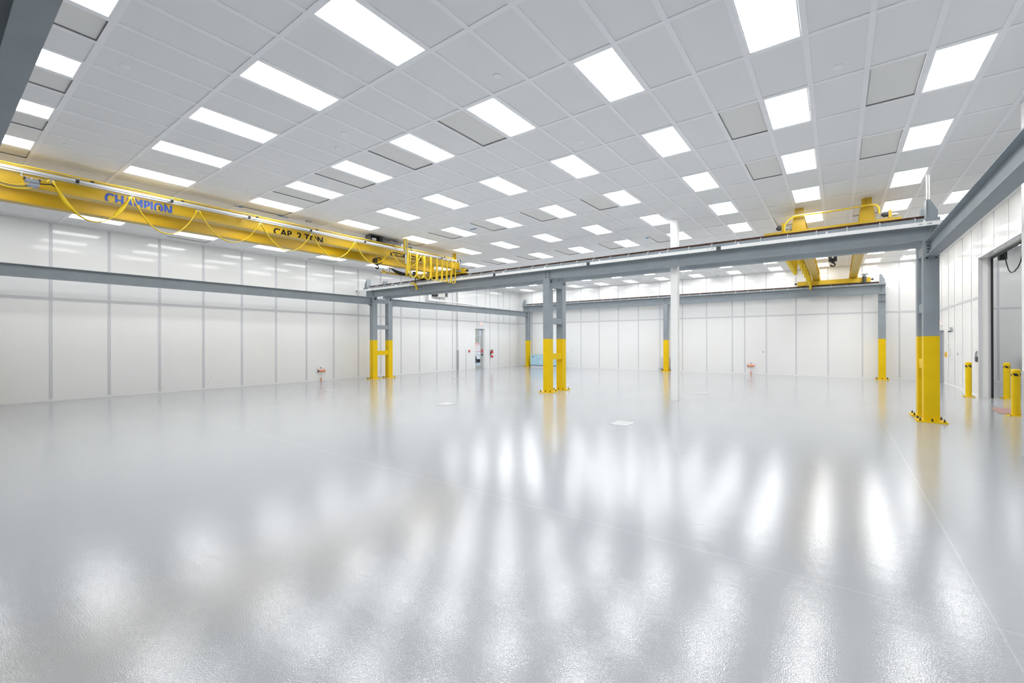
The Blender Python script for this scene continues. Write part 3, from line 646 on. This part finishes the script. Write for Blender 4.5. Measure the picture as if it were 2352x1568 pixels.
for nm, x0, zt in (('far crane end drive at the long yellow cable bend', -1.16, 4.80), ('far crane drive motor beside the tall end stop', 0.98, 4.76)):
    d = thing('travel_drive', 'small black and yellow ' + nm, 'motor', (x0, Y1B, 4.58))
    MB().box(x0-0.02, x0+0.04, Y1B-0.08, Y1B+0.04, 4.585, zt).build('mount', CYEL, d)
    MB().cyl((x0-0.12,Y1B-0.02,4.68),(x0-0.02,Y1B-0.02,4.68),0.06,18).cyl((x0-0.15,Y1B-0.02,4.68),(x0-0.12,Y1B-0.02,4.68),0.035,14).build('motor', CHAR, d)
    MB().cyl((x0+0.04,Y1B-0.02,4.65),(x0+0.13,Y1B-0.02,4.65),0.035,14).cyl((x0+0.13,Y1B-0.02,4.65),(x0+0.16,Y1B-0.02,4.65),0.022,10).build('gearbox', GALV, d)
d = thing('travel_drive', 'upright black drive motor on the far truck of the second crane', 'motor', (0.97, Y2-0.14, 4.4))
MB().cyl((0.97,Y2-0.17,4.36),(0.97,Y2-0.17,4.56),0.065,18).cyl((0.97,Y2-0.17,4.56),(0.97,Y2-0.17,4.66),0.085,18,r2=0.05).build('motor', CHAR, d)
MB().box(0.87, 1.09, Y2-0.20, Y2-0.14, 4.68, 4.72).box(0.95, 0.99, Y2-0.19, Y2-0.15, 4.66, 4.69).build('terminal_cover', CHAR, d)
b1 = thing('festoon_cable', 'outer bunch of yellow hanging cable loops beside the far crane girder', 'cable', (-1.22, 17, 4.1))
for k in range(9):
    a = 15.55+0.38*k; b = a+0.30; zb = 4.12-0.004*k; rad = 0.15
    pts = [(-1.22, a, 4.84-(4.84-zb-rad)*n/4) for n in range(5)] + [(-1.22, a+rad-rad*math.cos(PI*n/6), zb+rad-rad*math.sin(PI*n/6)) for n in range(1,6)] + [(-1.22, b, zb+rad+(4.84-zb-rad)*n/4) for n in range(5)]
    MB().ribbon(pts, [Vector((1,0,0))]*len(pts), 0.11, 0.018).build('cable_loop', CABLE, b1)
MB().box(-1.25, -1.19, 14.3, 19.4, 4.84, 4.88).box(-1.20, -0.817, 14.5, 14.54, 4.86, 4.88).box(-1.20, -0.817, 19.0, 19.04, 4.86, 4.88).build('cable_track', ZINC, b1)
b2 = thing('festoon_cable', 'inner run of yellow cable swags along the far crane girder', 'cable', (-1.03, 20, 4.1))
for k in range(9):
    a = 14.3+1.22*k; b = a+1.22; pts = catenary(a+0.03, b-0.03, -1.03, 4.72, 4.22, 16)
    MB().ribbon(pts, [Vector((1,0,0))]*len(pts), 0.075, 0.018).build('cable_swag', CABLE, b2)
    MB().cyl((-1.05,a,4.74),(-1.01,a,4.74),0.02,12).build('cable_trolley', CHAR, b2)
MB().box(-1.05, -1.01, 14.2, 25.3, 4.75, 4.785).box(-1.03, -0.817, 15.0, 15.03, 4.78, 4.80).box(-1.03, -0.817, 20.0, 20.03, 4.78, 4.80).build('cable_track', ZINC, b2)
MB().ribbon([(-1.03,25.2,4.7),(-1.03,25.25,4.4),(-1.03,25.28,4.15),(-1.03,25.24,4.35)], [Vector((1,0,0))]*4, 0.10, 0.03).build('cable_tail', CABLE, b2)

# ------------------------------------------------------------------ white building posts
p1 = thing('white_post', 'slim white post rising to the ceiling between the steel columns', 'post', (-3.78, 13.04, 0))
MB().bbox(-3.88, -3.68, 12.95, 13.13, 0, CZ+0.004, 0.008).build('shaft', WPLAS, p1)
MB().box(-3.6802, -3.6785, 13.03, 13.045, 0.3, CZ-0.1).build('joint_strip', GREYW, p1)
p2 = thing('white_post', 'white post with a grey lower guard at the edge of the wall opening', 'post', (2.35, 9.65, 0))
MB().bbox(2.204, 2.504, 9.5, 9.8, 0, CZ+0.004, 0.008).build('shaft', WPLAS, p2)
MB().box(2.208-0.008, 2.512, 9.492, 9.802, 0.01, 1.25).build('guard', PALEG, p2)

# ------------------------------------------------------------------ bollards
def bollard(x, y, rot, label):
    r = thing('bollard', label, 'bollard', (x, y, 0), 'yellow safety bollards')
    R = 0.072
    MB().lathe([(R,0.01),(R,0.985)], (x,y,0), 32).build('pipe', BYEL, r)
    MB().lathe([(R+0.004,0.985),(R+0.004,1.03),(R*0.93,1.045),(R*0.6,1.055),(0.001,1.058)], (x,y,0), 32).build('cap', BYEL, r)
    MB().box(x-0.13, x+0.13, y-0.13, y+0.13, 0, 0.012).build('base_plate', BYEL, r)
    for sx in (-0.1, 0.1):
        for sy in (-0.1, 0.1): MB().cyl((x+sx,y+sy,0.012),(x+sx,y+sy,0.028),0.012,6).build('anchor_bolt', BOLT, r)
    for q in range(4):
        m = MB(); vs = []; n = 8; nv = 6; a0 = rot + q*PI/2
        for t in range(nv+1):
            for k in range(n+1):
                a = a0 + math.radians(58)*k/n + 0.6*(1-t/nv) - 0.12
                vs.append((x+(R+0.0014)*math.cos(a), y+(R+0.0014)*math.sin(a), 0.90 + 0.062*t/nv))
        m.add(vs, [(t*(n+1)+k,t*(n+1)+k+1,(t+1)*(n+1)+k+1,(t+1)*(n+1)+k) for t in range(nv) for k in range(n)], True)
        m.build('warning_mark', BLACK, r, label='black slanted warning mark')
    return r
bollard(3.19, 19.03, -PI/2-0.22+PI/4-0.75, 'yellow bollard before the wall just short of the opening jamb')
bollard(3.985, 19.05, -PI/2-0.22-0.68, 'yellow bollard just inside the wall opening')
bollard(3.235, 14.80, -PI/2-0.22-0.68, 'nearest yellow bollard, beside the brown floor mat')
tag(MB().add([(3.02,15.05,0),(4.9,15.05,0),(4.9,16.30,0),(3.12,16.30,0),(3.02,15.05,0.008),(4.9,15.05,0.008),(4.9,16.30,0.008),(3.12,16.30,0.008)], [(0,3,2,1),(4,5,6,7),(0,1,5,4),(1,2,6,5),(2,3,7,6),(3,0,4,7)]).build('floor_mat', MAT_R), 'reddish brown mat on the floor at the wall opening', 'mat')

# ------------------------------------------------------------------ floor plates
for x, y, s, lab in ((-3.60,8.72,0.38,'white floor cover plate in front of the slim white post'),(-3.58,15.46,0.34,'white floor cover plate just beyond the slim white post'),(-8.66,8.68,0.36,'white floor cover plate before the mid hall twin column'),
                     (-8.62,15.42,0.32,'white floor cover plate beyond the mid hall twin column'),(-14.25,15.1,0.36,'white floor cover plate toward the glass door'),(-14.3,8.7,0.36,'white floor cover plate facing the side wall orange reel')):
    r = thing('floor_plate', lab, 'floor plate', (x, y, 0), 'floor box covers')
    MB().box(x-s/2, x+s/2, y-s/2*1.25, y+s/2*1.25, 0, 0.007).build('cover', PLATE, r)
    MB().cyl((x-s*0.32,y-0.02,0.007),(x-s*0.32,y-0.02,0.009),0.012,10).cyl((x,y+0.12,0.007),(x,y+0.12,0.009),0.012,10).build('screw', PALEG, r)

# ------------------------------------------------------------------ left wall fittings
def outlet(x, y, z, face, w_, h_, lab, dark=False):
    r = thing('wall_outlet' if h_ < 0.2 else 'wall_panel', lab, 'outlet', (x, y, z))
    m = MB(); d = 0.012
    if face == 'x+': m.box(x, x+d, y-w_/2, y+w_/2, z-h_/2, z+h_/2); q = MB().box(x+d, x+d+0.003, y-w_*0.22, y+w_*0.22, z+h_*0.08, z+h_*0.32).box(x+d, x+d+0.003, y-w_*0.22, y+w_*0.22, z-h_*0.32, z-h_*0.08)
    elif face == 'y-': m.box(x-w_/2, x+w_/2, y-d, y, z-h_/2, z+h_/2); q = MB().box(x-w_*0.22, x+w_*0.22, y-d-0.003, y-d, z+h_*0.08, z+h_*0.32).box(x-w_*0.22, x+w_*0.22, y-d-0.003, y-d, z-h_*0.32, z-h_*0.08)
    else: m.box(x-d, x, y-w_/2, y+w_/2, z-h_/2, z+h_/2); q = MB().box(x-d-0.003, x-d, y-w_*0.22, y+w_*0.22, z+h_*0.08, z+h_*0.32).box(x-d-0.003, x-d, y-w_*0.22, y+w_*0.22, z-h_*0.32, z-h_*0.08)
    m.build('cover', WPLAS, r); q.build('sockets', CHAR if dark else GREYW, r)
outlet(XL, 6.447, 0.45, 'x+', 0.08, 0.12, 'white outlet low on the glass door wall')
outlet(XL, 18.56, 1.23, 'x+', 0.06, 0.07, 'tiny dark switch on the side wall before the pilaster', True)
outlet(-14.21, YB, 1.15, 'y-', 0.09, 0.15, 'wall switch between the crate and the first back wall battens', True)
outlet(-3.24, YB, 1.15, 'y-', 0.10, 0.13, 'plain white plate above the back wall orange reel')
outlet(-3.085, YB, 1.16, 'y-', 0.10, 0.13, 'dark marked switch plate above the back wall orange reel', True)
outlet(-3.085, YB, 0.466, 'y-', 0.09, 0.12, 'white outlet to the side of the back wall orange reel')
outlet(1.05, YB, 0.45, 'y-', 0.09, 0.12, 'white outlet on the back wall near the end column')
outlet(-1.22, YB, 0.905, 'y-', 0.05, 0.03, 'tiny dark stub on the back wall under the far crane', True)
ps = thing('fire_alarm_pull', 'small red fire alarm pull station before the glass door', 'alarm', (XL, 20.51, 1.13))
MB().box(XL, XL+0.05, 20.45, 20.57, 1.06, 1.20).build('body', RED, ps)
MB().box(XL+0.05, XL+0.055, 20.47, 20.55, 1.10, 1.13).build('pull_bar', WPLAS, ps)
fe = thing('fire_extinguisher', 'red fire extinguisher hung on the wall beside the glass door', 'extinguisher', (XL+0.11, 22.64, 0.68))
MB().lathe([(0.001,0),(0.075,0.0),(0.082,0.02),(0.082,0.36),(0.06,0.42),(0.03,0.44),(0.03,0.46)], (XL+0.12,22.64,0.69), 24).build('cylinder', RED, fe)
MB().lathe([(0.0835,0.12),(0.0835,0.27)], (XL+0.12,22.64,0.69), 24).build('label_band', PAPER, fe)
MB().box(XL+0.04, XL+0.20, 22.61, 22.67, 1.15, 1.19).tube([(XL+0.12,22.60,1.15),(XL+0.14,22.55,1.10),(XL+0.14,22.54,0.95),(XL+0.13,22.545,0.85)], 0.013, 8).build('valve_and_hose', BLACK, fe)
MB().box(XL, XL+0.045, 22.60, 22.68, 0.85, 1.08).build('bracket', CHAR, fe)
# glass exit door in the recess
XD = XL - 0.24
dr = struct(MB().box(XD-0.03, XD+0.03, DY0, DY0+0.05, 0, DZ).box(XD-0.03, XD+0.03, DY1-0.06, DY1, 0, DZ).box(XD-0.029, XD+0.029, DY0+0.05, DY1-0.06, DZ-0.06, DZ).box(XD-0.029, XD+0.029, DY0+0.05, DY1-0.06, 2.08, 2.15), 'door_1', ALU)
MB().box(XD-0.003, XD+0.003, DY0+0.05, DY1-0.06, 2.15, DZ-0.06).build('transom_pane', GLASS, dr)
lf = MB().box(XD-0.022, XD+0.022, DY0+0.055, DY0+0.13, 0.01, 2.07).box(XD-0.022, XD+0.022, DY1-0.16, DY1-0.065, 0.01, 2.07).box(XD-0.022, XD+0.022, DY0+0.13, DY1-0.16, 0.01, 0.20).box(XD-0.022, XD+0.022, DY0+0.13, DY1-0.16, 1.98, 2.07).build('door_leaf', ALU, dr)
MB().box(XD-0.003, XD+0.003, DY0+0.13, DY1-0.16, 0.20, 1.98).build('glass_pane', GLASS, lf)
MB().cyl((XD+0.06,DY0+0.08,0.88),(XD+0.06,DY1-0.14,0.88),0.025,12).build('push_bar', ALU, lf)
MB().cyl((XD+0.06,DY1-0.13,0.88),(XD+0.06,DY1-0.04,0.88),0.055,14).build('bar_end', BLACK, lf)
MB().box(XD+0.024, XD+0.028, DY0+0.16, DY0+0.62, 1.15, 1.66).build('paper_notice', PAPER, lf)
MB().box(XD+0.028, XD+0.030, DY0+0.19, DY0+0.34, 1.57, 1.63).box(XD+0.028, XD+0.030, DY0+0.46, DY0+0.60, 1.57, 1.63).build('red_mark', RED, lf)
for q, (z_, t_) in enumerate(((1.46,'EMERGENCY'),(1.30,'EXIT ONLY'))):
    text_mesh('notice_text', t_, RED, lf, (XD+0.028, DY0+0.19, z_), (0,1,0), (0,0,1), 0.40, 0.05, 0.02, 0.001)
MB().tube(arc((XD+0.05,DY0+0.06,1.10), (XD+0.05,DY1-0.03,1.16), 0.04), 0.012, 6).box(XD+0.03, XD+0.07, DY1-0.08, DY1-0.02, 1.02, 1.22).build('red_strap', RED, lf)
MB().box(XD+0.03, XD+0.08, DY1-0.42, DY1-0.18, 2.0, 2.06).build('closer', ALU, lf)
def exit_sign(x, y, z, s, w_, lab):
    r = thing('exit_sign', lab, 'exit sign', (x, y, z))
    xa, xb = (x, x+0.05) if s > 0 else (x-0.05, x)
    MB().box(xa, xb, y-w_/2, y+w_/2, z, z+0.19).build('housing', WPLAS, r)
    xt = xb if s > 0 else xa
    text_mesh('letters', 'EXIT', REDL, r, (xt, y-w_*0.4 if s > 0 else y+w_*0.4, z+0.035), (0,1,0) if s > 0 else (0,-1,0), (0,0,1), w_*0.8, 0.12, 0.02, 0.002)
exit_sign(XL, 21.62, 2.80, 1, 0.30, 'white exit sign with red letters over the glass door')
exit_sign(XR, 24.98, 2.34, -1, 0.34, 'white exit sign with red letters over the grey side door')
# outside, seen through the glass
struct(MB().box(-46, XL-WT-0.01, 14, 56, -0.25, -0.05), 'ground', ASPH)
tag(MB().box(-33, -31, 24, 36.0, -0.05, 9).build('outdoor_wall', EXTW), 'beige building wall outdoors, seen through the glass door', 'wall')
gb_ = thing('distant_building', 'grey blue building far outdoors behind the glass door', 'building', (-36, 44, -0.05))
MB().box(-40, -37, 41.5, 52, -0.05, 7).build('wall', PALEG, gb_)
for k in range(4): MB().box(-36.995, -36.98, 42+2.2*k, 43.6+2.2*k, 3.2, 5.2).build('window', DBLUE, gb_)
cr_ = thing('parked_car', 'grey parked car outdoors, glimpsed through the glass door', 'car', (-25.5, 29.3, -0.05))
MB().prism([(27.2,0.25),(31.2,0.25),(31.2,0.75),(30.5,0.85),(29.8,1.35),(28.3,1.35),(27.6,0.9),(27.2,0.8)], 'x', -26.3, -24.7).build('body', GREYW, cr_)
for yy in (28.0, 30.4):
    for xx in (-26.25, -24.75): MB().cyl((xx-0.08,yy,0.27),(xx+0.08,yy,0.27),0.32,20).build('wheel', BLACK, cr_)

# heater unit and duct high on the left wall
hv = thing('wall_air_unit', 'cream and black air unit high on the side wall behind the beams', 'air unit', (XL+0.2, 17.8, 4.3))
MB().box(XL, XL+0.30, 17.60, 18.14, 4.32, 4.62).build('front_panel', CREAM, hv)
MB().box(XL, XL+0.28, 17.27, 17.58, 4.33, 4.62).build('grille', BLACK, hv)
MB().box(XL, XL+0.28, 18.15, 18.36, 4.30, 4.62).build('grille', CHAR, hv)
MB().box(XL, XL+0.34, 17.55, 18.40, 4.27, 4.30).build('drip_tray', WPLAS, hv)
MB().box(XL+0.302, XL+0.304, 17.75, 17.98, 4.50, 4.515).box(XL+0.302, XL+0.304, 17.86, 17.90, 4.37, 4.385).build('marking', BOXG, hv)
MB().tube([(XL+0.15,17.80,4.27),(XL+0.15,17.80,4.15),(XL+0.12,17.86,4.12)], 0.015, 8).tube([(XL+0.15,18.2,4.27),(XL+0.15,18.22,4.16),(XL+0.12,18.25,4.12)], 0.012, 8).build('pipe_tail', GALV, hv)
du = thing('white_duct', 'white boxed duct and pipe run along the side wall above the beam', 'duct', (XL+0.1, 19.5, 4.0))
MB().box(XL, XL+0.22, 16.95, 17.16, 4.121, CZ-0.006).box(XL, XL+0.24, 16.94, 18.55, 4.02, 4.12).build('duct', WPLAS, du)
MB().tube([(XL+0.18,18.5,4.07),(XL+0.18,19.3,4.05),(XL+0.18,19.6,4.03),(XL+0.18,20.3,4.04),(XL+0.12,20.9,4.00),(XL+0.08,21.6,3.98),(XL+0.08,24.5,3.95)], 0.035, 10).build('pipe', WPLAS, du)
for yy in (20.6, 21.9, 23.1): MB().box(XL, XL+0.14, yy-0.03, yy+0.03, 3.88, 3.94).build('pipe_clip', GREYW, du)
tag(MB().box(XL, XL+0.03, 16.5, 16.95, 4.36, 4.395).build('cable_gland', CHAR), 'short dark cable stub on the side wall beside the white duct', 'cable')

# orange wall reels
def reel(face, a, lab):
    if face == 'x+': P = lambda u, d, z: (XL+d, a+u, z); ax = 'y'
    else: P = lambda u, d, z: (a+u, YB-d, z); ax = 'x'
    r = thing('orange_reel', lab, 'reel', P(0, 0.08, 0.38))
    MB().cyl(P(-0.14,0.09,0.44), P(0.14,0.09,0.44), 0.045, 20).build('drum', ORANGE, r)
    for u in (-0.15, 0.15):
        m = MB()
        for dz in (-0.075, 0.075):
            m.tube([P(u*1.12,0.02,0.44+dz*1.1), P(u*0.95,0.09,0.44+dz*0.3)], 0.010, 6)
        m.cyl(P(u*0.93,0.09,0.44), P(u*1.03,0.09,0.44), 0.048, 18)
        m.build('end_bracket', BOLT if u < 0 else COPPER, r)
    MB().cyl(P(0,0.0,0.575), P(0,0.03,0.575), 0.022, 12).build('wall_eye', BLACK, r)
    MB().tube([P(0,0.02,0.575),P(0.03,0.04,0.56),P(0.03,0.05,0.49)], 0.008, 6).tube([P(0,0.08,0.40),P(0,0.07,0.25),P(0,0.06,0.14)], 0.006, 6).build('cord', GREYW, r)
    MB().cyl(P(0,0.06,0.0), P(0,0.06,0.14), 0.022, 12).build('plug', COPPER, r)
reel('x+', 10.70, 'orange cord reel low on the glass door wall')
reel('y-', -3.64, 'orange cord reel low on the back wall')

# crate and cart at the back
cr = thing('wrapped_crate', 'pale blue wrapped crate on a white plinth at the back wall', 'crate', (-15.8, 25.3, 0))
MB().bbox(-16.95, -14.70, 25.0, 25.65, 0.13, 0.84, 0.05).build('wrap', LBLUE, cr)
MB().box(-16.96, -14.69, 24.99, 25.66, 0.105, 0.135).build('band', DBLUE, cr)
MB().box(-16.9, -14.75, 25.04, 25.6, 0, 0.105).build('plinth', WPLAS, cr)
for xx in (-16.72, -15.62): MB().ball((xx, 24.99, 0.69), 0.045).build('corner_strap', DBLUE, cr)
ct = thing('wrapped_cart', 'pale grey covered cart behind the far middle column', 'cart', (-7.8, 25.6, 0))
MB().bbox(-8.35, -7.45, 25.745, 25.865, 0.16, 0.80, 0.03).build('cover', GREYW, ct)
MB().box(-8.42, -7.42, 25.74, 25.865, 0.13, 0.16).build('deck', PALEG, ct)
for xx in (-8.3, -7.55): MB().cyl((xx,25.78,0.065),(xx,25.82,0.065),0.065,14).build('caster', GREYW, ct)
MB().box(-8.08, -8.04, 25.735, 25.745, 0.66, 0.70).build('red_tag', RED, ct)

# ------------------------------------------------------------------ right wall fittings
d2 = struct(MB().box(XR+0.06, XR+0.11, RD0+0.04, RD1-0.04, 0.005, RDZ-0.04), 'door_2', DOORG)
MB().box(XR+0.0, XR+0.12, RD0, RD0+0.04, 0, RDZ).box(XR+0.0, XR+0.12, RD1-0.04, RD1, 0, RDZ).box(XR+0.0, XR+0.12, RD0+0.04, RD1-0.04, RDZ-0.04, RDZ).build('door_frame', DOORG, d2)
MB().cyl((XR+0.06,RD0+0.10,1.02),(XR+0.0,RD0+0.10,1.02),0.012,8).cyl((XR+0.005,RD0+0.10,1.02),(XR+0.005,RD0+0.22,1.02),0.011,8).build('door_handle', GALV, d2)
MB().box(XR+0.11, XR+0.13, RD0, RD1, 0, RDZ).build('door_backing', DOORG, d2)
el = thing('emergency_light', 'grey emergency light unit with side cables beside the exit sign', 'light unit', (XR-0.06, 23.15, 2.07))
MB().box(XR-0.06, XR-0.01, 22.92, 23.35, 2.08, 2.19).build('body', GREYW, el)
MB().box(XR-0.065, XR-0.01, 22.88, 22.92, 2.06, 2.21).build('end_cap', PALEG, el)
for yy in (22.98, 23.25): MB().lathe([(0.02,0.0),(0.03,-0.015),(0.028,-0.045),(0.001,-0.05)], (XR-0.04,yy,2.08), 16).build('lamp_head', CHAR, el)
MB().tube([(XR-0.02,23.5,2.05),(XR-0.02,23.52,1.9),(XR-0.02,23.5,1.8),(XR-0.02,23.38,1.68),(XR-0.02,23.45,1.58),(XR-0.02,23.6,1.5)], 0.007, 6).tube([(XR-0.02,23.25,1.44),(XR-0.02,23.12,1.3),(XR-0.02,23.15,1.18),(XR-0.02,23.3,1.13),(XR-0.02,23.8,1.13)], 0.007, 6).build('cable', GREYW, el)
ab = thing('call_box', 'small amber call box between the grey door and first batten', 'call box', (XR-0.03, 24.08, 1.06))
MB().box(XR-0.035, XR, 23.95, 24.15, 1.06, 1.26).build('housing', SAUC, ab)
MB().box(XR-0.04, XR-0.035, 24.0, 24.10, 1.11, 1.20).build('red_button', RED, ab)
MB().box(XR-0.038, XR-0.035, 23.96, 24.14, 1.235, 1.255).build('yellow_strip', BYEL, ab)
sw = tag(MB().box(XR-0.03, XR, 21.9, 22.0, 1.19, 1.29).build('wall_switch', GREYW), 'small grey wall switch midway between the battens before the opening', 'switch')
sb = thing('door_control_box', 'dark grey control box with bent conduit beside the opening jamb', 'control box', (XR-0.05, 19.38, 1.08))
MB().box(XR-0.035, XR, 19.19, 19.40, 1.06, 1.215).build('box', CHAR, sb)
MB().tube([(XR-0.022,19.31,1.215),(XR-0.022,19.31,1.30),(XR-0.022,19.28,1.345),(XR-0.012,19.22,1.38)], 0.018, 10).build('conduit', BOXG, sb)

# annex door gear behind the opening
dg_ = thing('door_operator', 'black box with a hanging black cable loop at the opening top corner', 'door operator', (3.9, 19.0, 4.05))
MB().box(3.80, 3.95, 18.78, 18.98, 4.06, 4.36).build('box', BLACK, dg_)
MB().tube([(3.9,18.78,4.30),(3.9,18.72,4.1),(3.9,18.6,3.9),(3.9,18.42,3.70),(3.9,18.2,3.60),(3.9,17.9,3.60),(3.9,17.6,3.68),(3.9,17.4,3.80),(3.9,17.25,4.0)], 0.014, 8).build('cable_loop', BLACK, dg_)
og = thing('overhead_gear', 'grey tubes and motor hanging over the annex beyond the opening', 'machinery', (4.0, 17.5, 4.1))
MB().tube([(4.0,18.75,4.36),(4.0,18.4,4.25),(4.0,18.0,4.24),(4.0,17.5,4.32),(4.0,16.6,4.5)], 0.03, 10).tube([(4.1,18.75,4.36),(4.1,18.2,4.30),(4.1,17.6,4.38),(4.1,16.6,4.55)], 0.022, 10).build('hose', PALEG, og)
MB().box(4.0, 4.3, 17.2, 18.0, 4.45, 4.62).cyl((4.0,17.3,4.1),(4.0,17.3,4.4),0.09,18).build('motor', BOXG, og)
MB().box(4.1, 4.14, 17.6, 17.64, 4.6, CZ+0.04).build('hanger', GALV, og)
pn = thing('steel_cabinet', 'low grey steel cabinet against the annex wall', 'cabinet', (7.5, 25.6, 0))
MB().box(5.85, 9.0, 25.3, 25.88, 0.05, 1.0).build('body', PALEG, pn)
MB().box(5.83, 9.02, 25.28, 25.88, 1.0, 1.03).build('top', GREYW, pn)
MB().box(6.3, 6.36, 25.2, 25.3, 0.86, 1.0).build('handle', BLACK, pn)
MB().box(6.0, 9.0, 25.4, 25.8, 0.0, 0.05).build('plinth', CHAR, pn)
# unseen fill panels, added to brighten the annex interior
tp = L0
for q, (x, y) in enumerate(((5.3,12.0),(5.3,15.0),(5.3,18.0),(5.3,21.0),(5.3,24.0),(8.0,12.0),(8.0,15.0),(8.0,18.0),(8.0,21.0),(8.0,24.0),(6.6,13.5),(6.6,19.5))):
    o = copy_tree(L0); o.location = (x, y, CZ+0.038)
    o['group'] = 'added fill light panels of the annex'
    o['label'] = 'unseen fill light panel added to brighten the annex beyond the opening'
